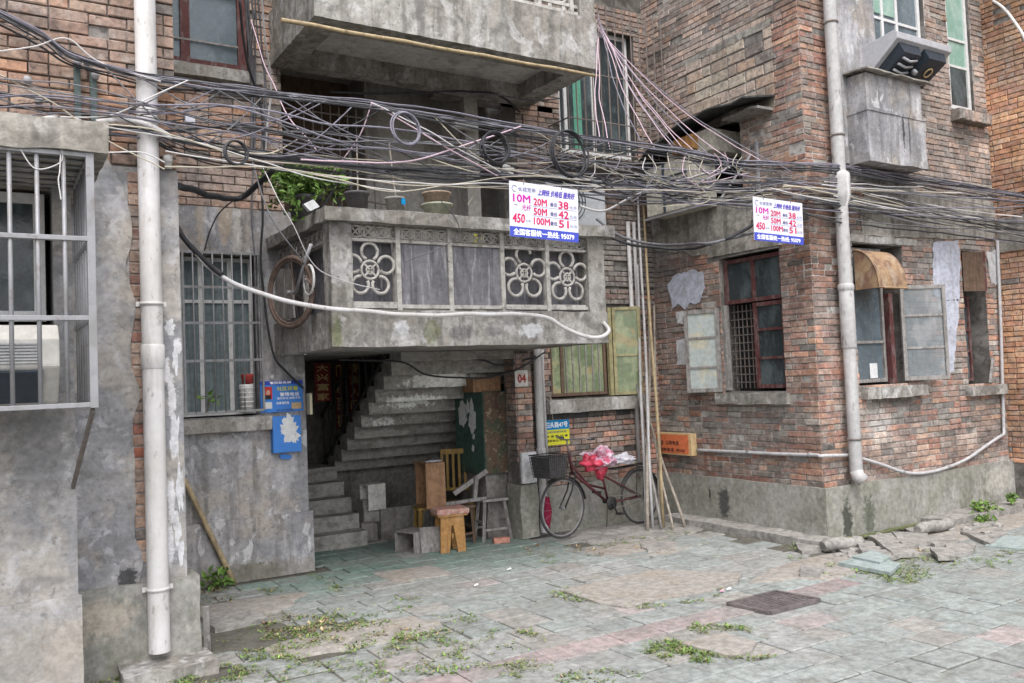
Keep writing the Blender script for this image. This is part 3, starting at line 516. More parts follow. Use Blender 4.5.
# entry passage (under the lower balcony)
mb.face([(3.2, 13, 0), (6.25, 13, 0), (6.25, 13, 2.5), (3.2, 13, 2.5)])
mb.face([(6.25, 9.9, 0), (6.25, 13, 0), (6.25, 13, 2.5), (6.25, 9.9, 2.5)])
mb.face([(3.2, 9.4, 2.468), (6.25, 9.4, 2.468), (6.25, 13, 2.468), (3.2, 13, 2.468)])
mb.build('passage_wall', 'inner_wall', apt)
mb = MB()   # landing behind lower balcony
mb.face([(3.0, 9.75, 2.6), (6.5, 9.75, 2.6), (6.5, 11.2, 2.6), (3.0, 11.2, 2.6)])
mb.face([(4.3, 10.35, 2.6), (5.7, 10.35, 2.6), (5.7, 10.35, 6.2), (4.3, 10.35, 6.2)]); mb.face([(5.7, 11.0, 2.6), (6.6, 11.0, 2.6), (6.6, 11.0, 6.2), (5.7, 11.0, 6.2)]); mb.face([(4.3, 10.35, 2.6), (4.3, 11.0, 2.6), (4.3, 11.0, 6.2), (4.3, 10.35, 6.2)])
mb.face([(3.02, 9.76, 2.6), (3.02, 11.2, 2.6), (3.02, 11.2, 6.2), (3.02, 9.76, 6.2)])
mb.face([(6.55, 9.75, 2.6), (6.55, 11.2, 2.6), (6.55, 11.2, 6.2), (6.55, 9.75, 6.2)])
mb.face([(3.0, 9.75, 6.15), (6.5, 9.75, 6.15), (6.5, 11.2, 6.15), (3.0, 11.2, 6.15)])
mb.build('landing_wall', 'landing', apt)
mb = MB(); mb.box(3.03, 4.3, 10.9, 11.0, 2.6, 6.15); mb.build('landing_doorway', 'wood_dark', apt)
mb = MB(); mb.box(5.42, 5.62, 9.72, 9.9, 2.6, 5.9); mb.build('concrete_column', 'landing', apt, rough=.006)
mb = MB()
for i in range(9): x = 3.35+i*0.11; mb.tube([(x, 9.95, 3.6), (x, 9.95, 5.5)], 0.009, 5)
for z in (4.1, 4.75, 5.4): mb.tube([(3.1, 9.95, z), (4.35, 9.95, z)], 0.010, 5)
mb.tube([(3.05, 9.9, 4.45), (4.6, 9.9, 4.30)], 0.012, 5)
mb.build('iron_bars', 'rust_bar', apt)
# main facade right of the balcony (behind the bicycle)
H_W3 = (6.62, 8.10, 1.80, 3.05); H_UW = (6.95, 8.35, 5.22, 7.1)
mb = MB(); sheet(PM, mb, 6.0, 8.56, 0, 9, [H_W3, H_UW], -0.01); mb.build('mortar_backing', 'mortar_dark', apt)
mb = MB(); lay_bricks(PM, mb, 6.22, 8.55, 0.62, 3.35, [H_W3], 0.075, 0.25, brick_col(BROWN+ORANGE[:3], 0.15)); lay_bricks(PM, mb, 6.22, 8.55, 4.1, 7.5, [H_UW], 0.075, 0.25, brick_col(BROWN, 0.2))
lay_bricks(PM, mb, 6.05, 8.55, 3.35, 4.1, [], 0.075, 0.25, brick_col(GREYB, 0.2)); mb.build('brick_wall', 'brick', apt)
mb = MB(); PM.box(mb, 6.25, 8.55, 0, 0.62, 0, 0.03); mb.build('plinth', 'plinth', apt, rough=.006)
reveal(PM, H_W3, 0.3, 'mortar_dark', apt); reveal(PM, H_UW, 0.3, 'mortar_dark', apt)
o = window(PM, 6.64, 7.62, 1.82, 3.03, -0.05, 'wood_dark', 'glass_olive', apt, cols=(0.22,), rows=(), label='olive glazed window with vertical slats above the bicycle')
mb = MB()
for i in range(6): u = 6.92+i*0.115; PM.box(mb, u, u+0.018, 1.86, 3.0, -0.09, -0.06)
mb.build('glazing_bar', 'grey_wood', o)
mb = MB(); PM.box(mb, 7.63, 7.69, 1.80, 3.05, -0.04, 0.02); mb.build('yellow_post', 'yellow_wood', apt)
# open casement on the right
def casement(pl, uh, dh, ue, de, z0, z1, frame_m, glass_m, parent, rows=(0.33, 0.66), fw=0.045, label=None, name='open_casement', gcol=None):
    a, b = pl.p(uh, z0, dh), pl.p(ue, z0, de); ax = (b-a); Lc = ax.length; ax.normalize(); n = ax.cross(Vector((0, 0, 1))); hh = z1-z0; mb = MB()
    def bx(s0, s1, t0, t1, w=0.02, m_=mb): m_.obox(a+ax*(s0+s1)/2+Vector((0, 0, (t0+t1)/2)), ax*(s1-s0)/2, n*w, Vector((0, 0, (t1-t0)/2)))
    bx(0, fw, 0, hh); bx(Lc-fw, Lc, 0, hh); bx(fw, Lc-fw, 0, fw, .018); bx(fw, Lc-fw, hh-fw, hh, .018)
    for r_ in rows: bx(fw, Lc-fw, hh*r_-.015, hh*r_+.015, .016)
    o = mb.build(name, frame_m, parent, bevel=0.003); g_ = MB(); bx(fw*.5, Lc-fw*.5, fw*.5, hh-fw*.5, 0.003, g_); g_.build('pane', glass_m, o)
    if label: o['label'] = label
    return o
casement(PM, 7.70, 0.02, 8.05, 0.22, 1.80, 3.05, 'yellow_wood', 'glass_olive', apt, rows=(0.45,), label='open casement with faded yellow frame and green wired glass')
mb = MB(); PM.box(mb, 6.48, 8.12, 1.60, 1.78, 0.0, 0.16); mb.build('window_sill', 'concrete', apt, rough=.012)
mb = MB(); PM.box(mb, 6.22, 8.3, 1.52, 1.60, 0.001, 0.012); mb.build('dark_band', 'tar', apt, rough=.004)  # thin dark strip just beneath the sill
# tall pillar right of the passage
mb = MB(); mb.box(5.98, 6.25, 9.62, 9.95, 0, 0.70); mb.build('pillar_base', 'plinth', apt, rough=0.02)
mb = MB(); mb.box(6.0, 6.24, 9.66, 9.95, 0.7, 2.46); mb.build('pillar_backing', 'mortar', apt)
mb = MB(); lay_bricks(Plane('Y', 9.65), mb, 6.0, 6.24, 1.0, 2.46, [], 0.075, 0.24, brick_col(BROWN+ORANGE, 0.12)); lay_bricks(Plane('X', 5.99), mb, 9.65, 9.9, 1.0, 2.46, [], 0.075, 0.24, brick_col(BROWN, 0.12)); mb.build('brick_pillar', 'brick', apt)
mb = MB(); mb.box(6.01, 6.235, 9.60, 9.64, 0.72, 1.12); mb.build('white_panel', 'white_patch', apt, rough=.004)
# upper window with white frame and green curtain
o = window(PM, 6.98, 8.3, 5.25, 7.1, -0.10, 'white_frame', 'glass_dark', apt, cols=(0.12, 0.5), rows=(), fw=0.06, label='white framed upper window with a green curtain inside its cage')
mb = MB(); PM.box(mb, 7.28, 7.42, 5.32, 7.0, -0.12, -0.105); mb.build('green_curtain', 'curtain_green', o)

# --- balconies
def balcony(x0, x1, yf, yb, zb, ap, ztop, cols, boards, label, sof=0.012):
    """slab with its apron, corner columns, coping, lattice, mullions, grilles and boards"""
    PF = Plane('Y', yf); PS = Plane('X', x0)
    mb = MB(); bw = .14 if sof < .1 else .30
    mb.box(x0, x1, yf, yf+bw+.02, zb, zb+ap); mb.box(x0, x0+bw, yf+bw+.02, yb, zb, zb+ap); mb.box(x1-bw, x1, yf+bw+.02, yb, zb+.002, zb+ap)
    o = mb.build('balcony', 'concrete', apt, rough=0.010, seg=.1); o['label'] = label
    mb = MB(); mb.box(x0+bw, x1-bw, yf+bw+.02, yb, zb+sof, zb+sof+0.10); mb.build('soffit', 'soffit' if sof > .1 else 'concrete', o)
    zc = ztop-0.13
    mb = MB(); mb.box(x0-.06, x1+.10, yf-.08, yf+.22, zc, ztop); mb.box(x0-.06, x0+.22, yf+.22, yb, zc, ztop-.004); mb.box(x1-.12, x1+.10, yf+.22, yb, zc, ztop-.004); mb.build('coping', 'concrete', o, rough=0.012, seg=.1)
    for ca in ((x0+.01, x0+.23), (x1-.24, x1-.01)): mb = MB(); mb.box(ca[0], ca[1], yf+.01, yf+.20, zb+ap, zc); mb.build('corner_column', 'concrete', o, rough=0.006, seg=.1)
    zl = zc-0.14
    # front: lattice band between coping and rail
    mb = MB(); PF.box(mb, x0+.23, x1-.24, zl-.03, zl, -.10, -.04)
    PF.box(mb, x0+.23, x1-.24, zb+ap+.02, zb+ap+.06, -.10, -.04)
    for c in cols: PF.box(mb, c-.025, c+.025, zb+ap, zc, -.11, -.03)
    mb.build('mullion', 'flower', o, bevel=.004)
    mb = MB(); n = int((x1-x0-.47)/0.13); 
    for i in range(n):
        u = x0+.23+(x1-x0-.47)*(i+.5)/n
        mb.ring(PF.p(u, zl+.07, -.07), (1, 0, 0), (0, 0, 1), 0.085, 0.011, 14, 5, R2=0.055); mb.ring(PF.p(u+.065, zl+.07, -.075), (1, 0, 0), (0, 0, 1), 0.03, 0.010, 10, 5, R2=0.05)
        mb.bar(PF.p(u-.065, zl, -.08), PF.p(u+.065, zl+.14, -.08), .014, .014); mb.bar(PF.p(u-.065, zl+.14, -.085), PF.p(u+.065, zl, -.085), .014, .014)
    mb.build('lattice_band', 'flower', o)
    mb = MB(); n = int((yb-yf-.3)/0.14)
    for i in range(n):
        v = yf+.25+(yb-yf-.3)*(i+.5)/n
        mb.ring(PS.p(v, zl+.07, -.07), (0, 1, 0), (0, 0, 1), 0.085, 0.011, 14, 5, R2=0.055)
        mb.bar(PS.p(v-.07, zl, -.08), PS.p(v+.07, zl+.14, -.08), .014, .014); mb.bar(PS.p(v-.07, zl+.14, -.085), PS.p(v+.07, zl, -.085), .014, .014)
    PS.box(mb, yf+.2, yb, zl-.03, zl, -.10, -.04); PS.box(mb, yf+.9, yf+.94, zb+ap, zl-.03, -.10, -.04)
    mb.build('side_lattice', 'flower', o)
    return o, PF, PS, zl
def flower_grille(PF, u, z, R, parent, miss=(), m='flower', rail=True, zl0=None):
    mb = MB(); ax, az = (1, 0, 0), (0, 0, 1); d = -.07
    mb.ring(PF.p(u, z, d), ax, az, R*.33, R*.05, 20, 6); mb.ring(PF.p(u, z, d), ax, az, R*.14, R*.04, 12, 5)
    for k in range(4): a = PI/4+k*PI/2; mb.bar(PF.p(u, z, d), PF.p(u+R*.3*math.cos(a), z+R*.3*math.sin(a), d), R*.06, R*.06)
    for k in range(5):
        a = PI/2+k*2*PI/5; cx_, cz_ = u+R*.66*math.cos(a), z+R*.66*math.sin(a)
        a0, a1 = (a+PI+.45, a+3*PI-.45)
        if k in miss: a0, a1 = a+PI+1.7, a+3*PI-.45
        mb.ring(PF.p(cx_, cz_, d), ax, az, R*.31, R*.062, 18, 6, a0=a0, a1=a1)
    mb.build('flower_grille', m, parent)
BX0, BX1, BY = 2.86, 6.17, 7.87
cols = [atY(p, 290, BY+.07).x for p in (398, 450, 502, 547)]
lb, PF, PS, zl = balcony(BX0, BX1, BY, 9.75, 2.46, 0.36, 3.80, cols, None, 'lower concrete balcony with flower grilles hung with grey boards')
for px, pyc, R, miss in ((370, 270, 0.275, ()), (524, 273, 0.30, (0,)), (567, 277, 0.30, ())):
    q = atY(px, pyc, BY+.07); flower_grille(PF, q.x, q.z, R, lb, miss)
mb = MB()
for a, b, z in ((345, 398, 303), (502, 547, 306), (547, 585, 306)):
    mb = MB(); p, q = atY(a, z, BY+.07), atY(b, z, BY+.07); PF.box(mb, p.x, q.x, p.z-.02, p.z+.015, -.09, -.05)
    for t in (.33, .66): u = p.x+(q.x-p.x)*t; PF.box(mb, u-.02, u+.02, 2.84, p.z-.02, -.085, -.055)
    mb.build('lower_rail', 'flower', lb, bevel=.003)
bds = [(cols[0]+.03, cols[1]-.03, .045), (cols[1]+.03, cols[2]-.03, .05)]
for u0, u1, dd in bds:
    mb = MB(); PF.box(mb, u0, u1, 2.84, zl-.035, -.075, -.055); mb.build('grey_board', 'sheet', lb, rough=.006)
for p_, a_ in ((PF, (BX0+.2, cols[0], 2.84, zl, -.22, -.20)), (PF, (cols[2], BX1-.2, 2.84, zl, -.24, -.22)), (PS, (BY+.25, 9.7, 2.84, zl, -.20, -.18))): mb = MB(); p_.box(mb, *a_); mb.build('backing_board', 'sheet', lb)
mb = MB(); p = atY(405, 250, BY+.15); mb.box(p.x-.1, p.x+.12, p.y, p.y+.02, p.z-.02, p.z+.1); mb.build('purple_cloth', 'purple_cloth', lb, rough=.02, seg=.04)
for i, (px, py, a, b, m_) in enumerate([] and [(403, 330, .10, .10, 'white_patch'), (438, 333, .16, .06, 'tar'), (534, 331, .14, .085, 'white_patch'), (490, 330, .16, .07, 'dark_stain'), (337, 332, .05, .12, 'moss'), (362, 330, .08, .07, 'white_patch'), (432, 331, .10, .10, 'moss')]):
    u, z = Plane('Y', BY).uz(px, py)
    if i in (1, 3): continue
    mb = MB(); mb.prism(blob(PF, u, z, a, b, 0.012, seed=40+i, rag=.7), outv(PF, 0.002)); mb.build('weathered_patch', m_, lb)
# upper balcony
UX0, UX1, UY = 2.9, 6.46, 8.2
ucols = [atY(p, 5, UY+.07).x for p in (380, 430, 490, 538, 570)]
ub, PU, PSU, zl2 = balcony(UX0, UX1, UY, 9.75, 5.80, 0.62, 7.75, ucols, None, 'upper concrete balcony seen from below', sof=0.20)
for px, py in ((357, -40), (400, -38), (455, -30), (513, -22), (553, -12)):
    q = atY(px, py, UY+.07); flower_grille(PU, q.x, 6.80, 0.27, ub)
mb = MB(); PU.box(mb, UX0+.23, UX1-.24, 6.53, 6.57, -.09, -.05)
for i in range(15): u = UX0+.32+i*.2; PU.box(mb, u-.025, u+.025, 6.42, 6.53, -.085, -.055)
mb.build('lower_rail', 'flower', ub, bevel=.003)
mb = MB()
PSU2 = Plane('X', UX0); PSU2.box(mb, UY+.2, 9.7, 6.42, 7.6, -.20, -.03); mb.build('side_parapet', 'concrete', ub)
mb = MB(); mb.box(UX0+.14, UX1-.14, 9.55, 9.75, 5.79, 6.0); mb.build('soffit_beam', 'concrete', ub, rough=.006)
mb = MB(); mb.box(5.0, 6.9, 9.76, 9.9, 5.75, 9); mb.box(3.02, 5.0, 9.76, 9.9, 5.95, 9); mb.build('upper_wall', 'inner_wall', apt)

# --- staircase
st = MB()
for i in range(5):
    y0 = 10.75+i*0.27; st.box(3.28, 4.30, y0, 12.6, 0.19*i-.02*(i == 0), 0.19*(i+1)-0.001)
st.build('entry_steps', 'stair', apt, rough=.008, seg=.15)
st = MB()
for i in range(10):
    y0 = 12.05-i*0.265; z0 = 0.86+i*0.166
    st.hexa([(4.36+.01*(i % 2), y0, z0), (6.22, y0, z0), (6.22, y0+.30, z0), (4.36, y0+.30, z0), (4.36+.01*(i % 2), y0, z0+.22), (6.22, y0, z0+.22), (6.22, y0+.30, z0+.22), (4.36, y0+.30, z0+.22)])
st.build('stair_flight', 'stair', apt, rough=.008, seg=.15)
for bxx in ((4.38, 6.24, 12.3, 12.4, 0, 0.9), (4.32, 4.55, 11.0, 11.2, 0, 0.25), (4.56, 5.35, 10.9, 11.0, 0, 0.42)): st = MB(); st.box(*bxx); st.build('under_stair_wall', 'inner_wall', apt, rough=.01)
mb = MB()
for i in range(11):
    y0 = 12.3-i*.24; z0 = 0.95+i*.150; mb.bar((4.30, y0, z0), (4.30, y0, z0+.78), .018, .018)
mb.bar((4.30, 12.4, 1.65), (4.30, 9.85, 3.25), .03, .04); mb.bar((4.30, 12.4, 0.95), (4.30, 9.95, 2.45), .025, .03)
mb.build('stair_railing', 'black_iron', apt)
mb = MB(); mb.box(3.24, 3.95, 12.85, 12.9, 0.95, 2.44); od = mb.build('entry_door', 'wood_dark', apt)
mb = MB(); mb.box(3.21, 3.24, 9.8, 10.5, 2.3, 2.46)
# couplets: red paper banners in the stairwell
def couplet(x, y, z0, z1, wd, s, lab):
    t = thing('paper_banner', lab, 'banner', (x, y, z0))
    b = MB(); b.box(x, x+wd, y, y+.006, z0, z1); b.build('paper', 'couplet_red', t)
    n = len(s); h = (z1-z0)/n
    for i, c in enumerate(s): text(c, 'character', (x+wd*.14, y-.002, z1-h*(i+1)+h*.14), (1, 0, 0), (0, 0, 1), wd*.72, h*.72, 'gold', t, bold=.02)
q0, q1 = atY(316, 360, 12.0), atY(329, 412, 12.0)
couplet(atY(315, 400, 11.9).x, 11.9, 1.88, 2.42, .24, '大兴富家', 'red paper banner with gold characters hanging by the stairwell door')
couplet(atY(349, 400, 12.2).x, 12.2, 1.35, 2.44, .19, '春满人间福来', 'long red paper banner behind the stair railing, nearer the steps')
couplet(atY(336, 400, 12.3).x, 12.3, 1.45, 2.44, .10, '门迎百福', 'narrow red paper strip behind the stair railing, nearer the door')

# ================================================================== BRICK WING
wing = thing('brick_wing', 'old red brick wing with grey plinth and open shutters jutting towards the street', 'building', (8.54, 6.9, 0))
W_L = (7.38, 8.42, 1.80, 3.60)
H_AC = (7.92, 9.0, 4.3, 5.40)
mb = MB(); sheet(PL, mb, 6.9, 9.77, 0.6, 9, [W_L, H_AC], 0.002); 
W_R = (9.30, 10.32, 1.82, 3.62); W_R2 = (11.66, 12.22, 1.75, 3.62)
W_U = (9.94, 11.14, 6.12, 7.6); W_N = (11.66, 12.24, 5.62, 7.6)
sheet(PR, mb, 8.54, 12.55, 0.6, 9, [W_R, W_R2, W_U, W_N], 0.001); mb.build('mortar_backing', 'mortar_light', wing)
def colL(u, z):
    o_ = random.random()
    if u < 7.32 and z < 4.2 or u < 7.30: src = ORANGE if o_ < .72 else BROWN
    elif z < 1.75 and z > .95: src = GREYB+BROWN[:2] if o_ < .75 else ORANGE
    elif z > 3.7 and z < 4.6: src = BROWN+PALE[:1]
    elif z > 4.6: src = BROWN+PALE
    else: src = ORANGE[1:] if o_ < .4 else BROWN
    b = random.choice(src); k = max(.65, min(1.35, 1+random.gauss(0, .12)))
    if random.random() < .05: b = (.16, .14, .135); k = 1
    return tuple(c*k for c in b)
def colR(u, z):
    o_ = random.random()
    if u < 9.08: src = ORANGE if o_ < .6 else BROWN
    elif z > 4.5: src = PALE+BROWN[2:3] if o_ < .85 else GREYB
    elif z < 1.2: src = BROWN+ORANGE[2:3] if o_ < .6 else PALE
    else: src = BROWN+GREYB if o_ < .75 else ORANGE
    b = random.choice(src); k = max(.7, min(1.3, 1+random.gauss(0, .10)))
    if random.random() < .02: b = (.14, .12, .115); k = 1
    return tuple(c*k for c in b)
mb = MB()
INF = (7.31, 8.85, 5.36, 6.46)
lay_bricks(PL, mb, 6.9, 9.75, 0.635, 8.2, [W_L, H_AC, INF], 0.075, 0.25, colL, jit=.004)
lay_bricks(PR, mb, 8.54, 12.55, 0.635, 8.2, [W_R, W_R2, W_U, W_N], 0.075, 0.25, colR, jit=.004)
mb.build('brick_wall', 'brick', wing)
mb = MB(); lay_bricks(PL, mb, 7.31, 8.85, 5.36, 6.41, [], 0.15, 0.31, brick_col([(0.40, 0.31, 0.26), (0.37, 0.285, 0.25), (0.42, 0.29, 0.225), (0.43, 0.36, 0.30)], 0.02, .08), d=.016, gap=.018, jit=.003); mb.build('infill_brickwork', 'brick', wing)
mb = MB(); mb.prism(ragged(PL, [(7.3, 6.40), (8.87, 6.38), (8.87, 6.47), (7.3, 6.50)], 0.0, 10, .012), outv(PL, .02)); mb.build('mortar_strip', 'render_band', wing)
# plinths, kerbs
mb = MB(); mb.prism([(8.49, 6.84, -.05), (12.6, 6.84, -.05), (12.6, 6.84, .645), (8.49, 6.84, .645)], (0, .2, 0)); mb.box(8.49, 8.7, 7.04, 9.8, -.05, .645); mb.build('plinth', 'plinth', wing, rough=.010, seg=.15)
mb = MB(); mb.box(8.18, 8.49, 6.55, 9.35, -.05, .085); kb = mb.build('kerb', 'rock', wing, rough=.02, seg=.12)
mb = MB(); mb.box(10.3, 12.6, 6.48, 6.84, -.05, .10); mb.build('kerb', 'rock', wing, rough=.02, seg=.12)
mb = MB()
for i in range(30): 
    u = 8.6+i*.135; mb.prism([Vector((u+.11*math.cos(a)*random.uniform(.6, 1.3), 6.78+.05*math.sin(a)*random.uniform(.6, 1.2), .012+.02*random.random())) for a in [k*PI/4 for k in range(8)]], (0, 0, .02))
mb.build('moss_strip', 'moss', wing)
# cement patches on the brick
def patch(pl, pts, m, name, d=.014, th=.006, sub=7, amp=.016, seed=1):
    mb = MB(); mb.prism(ragged(pl, pts, d, sub, amp, seed), outv(pl, th)); return mb.build(name, m, wing)
u = lambda px, py: PL.uz(px, py)
patch(PL, [u(668, 285), u(676, 275), u(692, 270), u(704, 272), u(706, 288), u(700, 303), u(690, 304), u(686, 310), u(679, 303), u(674, 309), u(671, 296)], 'blue_plaster', 'cement_patch', seed=3, amp=.016)
patch(PL, [u(677, 312), u(684, 311), u(684, 324), u(678, 324)], 'white_patch', 'cement_patch', sub=3, amp=.01)
patch(PL, [u(677, 340), u(687, 339), u(687, 364), u(678, 365)], 'white_patch', 'cement_patch', sub=4, amp=.015)
u = lambda px, py: PR.uz(px, py)
patch(PR, [u(932, 243), u(957, 240), u(959, 262), u(958, 300), u(945, 300), u(932, 295)], 'blue_plaster', 'cement_patch', seed=5)
patch(PR, [u(944, 300), u(958, 300), u(955, 340), u(952, 372), u(946, 372)], 'blue_plaster', 'cement_patch', seed=7)
patch(PR, [u(985, 252), u(996, 250), u(998, 285), u(990, 284)], 'white_patch', 'cement_patch', seed=8)
patch(PR, [u(1002, 255), u(1010, 256), u(1010, 287), u(1003, 285)], 'blue_plaster', 'cement_patch', seed=9)
patch(PR, [u(866, 186), u(930, 192), u(1003, 205), u(1006, 240), u(930, 238), u(862, 236), u(858, 205)], 'render_band', 'render_band', seed=10, d=.016, th=.01)
patch(PL, [u2 for u2 in (PL.uz(650, 215), PL.uz(752, 190), PL.uz(752, 250), PL.uz(700, 255), PL.uz(655, 250))], 'render_band', 'render_band', seed=12, d=.016, th=.01, amp=.04)
mb = MB(); PL.box(mb, 7.34, 8.56, 3.63, 3.72, 0.0, 0.045); mb.build('lintel', 'render_band', wing, rough=.018)
mb = MB(); PR.box(mb, 9.2, 10.62, 3.63, 3.72, 0.0, 0.03); mb.build('lintel', 'concrete', wing, rough=.010)
mb = MB(); PL.box(mb, 7.32, 8.52, 1.64, 1.78, 0.0, 0.10); mb.build('window_sill', 'concrete', wing, rough=.012)
mb = MB(); PR.box(mb, 9.30, 10.55, 1.66, 1.80, 0.0, 0.12); mb.build('window_sill', 'concrete', wing, rough=.012)
mb = MB(); PR.box(mb, 11.55, 12.40, 1.60, 1.73, 0.0, 0.12); mb.build('window_sill', 'concrete', wing, rough=.012)
mb = MB(); lay_bricks(Plane('Y', 6.76), mb, 11.62, 12.42, 5.44, 5.60, [], 0.155, 0.075, brick_col(PALE+GREYB, .05), gap=.012); mb.box(11.62, 12.42, 6.765, 6.9, 5.44, 5.60, (.2, .17, .15)); mb.build('brick_sill', 'brick', wing)
for h, pl in ((W_L, PL), (W_R, PR), (W_R2, PR), (W_U, PR), (W_N, PR)): reveal(pl, h, .28, 'mortar', wing)
reveal(PL, H_AC, .6, 'mortar_dark', wing)
# windows of the wing
o = window(PL, 7.40, 8.40, 2.97, 3.56, -.06, 'red_frame', 'glass_dark', wing, cols=(.5,), fw=.05, fd=.07, label='dark red transom light of the side window')
o = window(PL, 7.40, 7.92, 1.84, 2.95, -.06, 'red_frame', 'glass_dark', wing, cols=(), rows=(.35, .68), fw=.05, fd=.07, label='closed dark red casement of the side window')
mb = MB()
for i in range(6): uu = 7.97+i*.075; mb.bar(PL.p(uu, 1.84, -.16), PL.p(uu, 2.95, -.16), .012, .012)
for i in range(10): zz = 1.92+i*.105; mb.bar(PL.p(7.93, zz, -.155), PL.p(8.40, zz, -.155), .012, .012)
mb.build('iron_grille', 'rust_bar', wing)
mb = MB(); PL.box(mb, 8.36, 8.42, 1.82, 2.96, -.08, .0); mb.build('window_post', 'grey_wood', wing)
casement(PL, 8.44, .03, 8.93, .20, 1.80, 2.93, 'grey_wood', 'glass_milk', wing, rows=(.30, .66), fw=.055, label='weathered open casement with milky panes on the side face')
o = window(PR, 9.32, 10.02, 1.86, 3.58, -.10, 'grey_wood', 'glass_blue', wing, cols=(), rows=(.3, .72), fw=.045, fd=.07, label='dusty blue window under the rusty arched hood')
mb = MB(); PR.box(mb, 10.03, 10.11, 1.84, 3.0, -.12, -.03); mb.build('red_post', 'red_frame', wing)
mb = MB(); q = PR.uz(882, 370); PR.box(mb, q[0]-.07, q[0]+.08, q[1]-.1, q[1]+.09, -.128, -.122); mb.build('paper_note', 'torn_paper', o)
casement(PR, 10.22, .0, 10.80, .26, 1.86, 3.10, 'grey_wood', 'glass_clear', wing, rows=(.34, .68), fw=.05, label='open grey casement with clear panes on the front face')
# arched hood
mb = MB(); n = 12; R_ = .42
x0, x1 = 9.31, 9.86
for i in range(n):
    a, b = PI/2*i/n, PI/2*(i+1)/n
    ya, za, yb_, zb_ = 6.88-.34*math.sin(a), 3.02+.50*math.cos(a), 6.88-.34*math.sin(b), 3.02+.50*math.cos(b)
    mb.face([(x0, ya, za), (x1, ya, za), (x1, yb_, zb_), (x0, yb_, zb_)], smooth=True)
    mb.face([(x0, 6.88, 3.02), (x0, ya, za), (x0, yb_, zb_)]); mb.face([(x1, 6.88, 3.02), (x1, ya, za), (x1, yb_, zb_)])
mb.tube([(x0, 6.535, 3.02), (x1, 6.535, 3.02)], .012, 5); mb.tube([(x0+.0, 6.88-.34*math.sin(PI/2*i/12), 3.02+.5*math.cos(PI/2*i/12)) for i in range(13)], .014, 5)
mb.build('arched_hood', 'copper', wing)
o = window(PR, 11.68, 12.0, 1.80, 3.0, -.12, 'red_frame', 'glass_dark', wing, cols=(), rows=(.35, .6), fw=.04, fd=.06, label='narrow red framed window with broken panes')
mb = MB(); a, b = PR.p(11.66, 3.05, .02), PR.p(12.0, 3.05, .12); mb.prism([a, b, b+Vector((0, 0, .55)), a+Vector((0, 0, .55))], (0.02, .02, 0)); mb.build('weathered_shutter', 'wood_dark', wing)
mb = MB(); mb.prism([b+Vector((.0, 0, 0)), b+Vector((.05, .03, 0)), b+Vector((.05, .03, .55)), b+Vector((0, 0, .55))], (0.02, -.02, 0)); mb.build('shutter_edge', 'red_frame', wing)
mb = MB(); mb.bar((12.02, 6.80, 1.76), (12.22, 6.85, 2.10), .03, .05); mb.build('loose_board', 'grey_wood', wing)
o = window(PR, 9.96, 11.12, 6.15, 7.6, -.05, 'white_frame', 'glass_blue', wing, cols=(.28, .55), rows=(.36,), fw=.06, label='white framed upper window behind the ventilation hood')
mb = MB(); PR.box(mb, 10.04, 10.56, 6.74, 7.5, -.075, -.062); mb.build('green_pane', 'glass_green', o)
o = window(PR, 11.68, 12.22, 5.65, 7.6, -.03, 'white_frame', 'glass_green', wing, cols=(), rows=(.32, .52), fw=.055, label='tall narrow white window with pale green panes')
mb = MB(); PR.box(mb, 11.75, 12.14, 5.71, 6.24, -.05, -.04); mb.build('dark_pane', 'glass_dark', o)
# concrete pilaster and box under the ventilation hood
mb = MB(); PR.box(mb, 9.19, 9.93, 4.6, 9, .001, .07); mb.build('pilaster', 'plaster', wing, rough=.008, seg=.15)
mb = MB(); PR.box(mb, 9.27, 10.44, 4.57, 5.20, .001, .36); mb.build('concrete_box', 'plaster', wing, rough=.012)
mb = MB(); PR.box(mb, 9.29, 10.41, 5.24, 5.68, .001, .34); PR.box(mb, 9.26, 10.44, 5.195, 5.235, .0, .37); mb.build('concrete_box', 'plaster', wing, rough=.012)
mb = MB(); mb.prism([(9.22, 6.46, 5.69), (10.48, 6.46, 5.67), (10.48, 6.9, 5.70), (9.22, 6.9, 5.72)], (0, 0, .018)); mb.build('ledge_slab', 'render_band', wing, rough=.015)
mb = MB(); PR.box(mb, 9.35, 10.1, 4.38, 4.55, .0, .10); mb.build('concrete_corbel', 'concrete', wing, rough=.02)
mb = MB(); mb.box(8.54, 12.55, 6.93, 9.8, 8.9, 9); mb.build('roof', 'concrete', wing)

far = thing('orange_brick_house', 'orange brick side wall closing the view at the right edge', 'building', (12.55, 6.0, 0))
mb = MB(); sheet(PO, mb, 2.0, 6.9, 0, 9, [], -.008); mb.build('mortar_backing', 'mortar', far)
mb = MB(); lay_bricks(PO, mb, 4.6, 6.9, 0.6, 8.4, [], .075, .25, brick_col([(.50, .27, .16), (.46, .23, .14), (.43, .22, .15), (.52, .31, .2)], .04)); mb.build('brick_wall', 'brick', far)
mb = MB(); PO.box(mb, 5.5, 6.85, 3.62, 4.1, .012, .03); mb.build('cement_band', 'render_band', far)
# ================================================================== THINGS
V = Vector
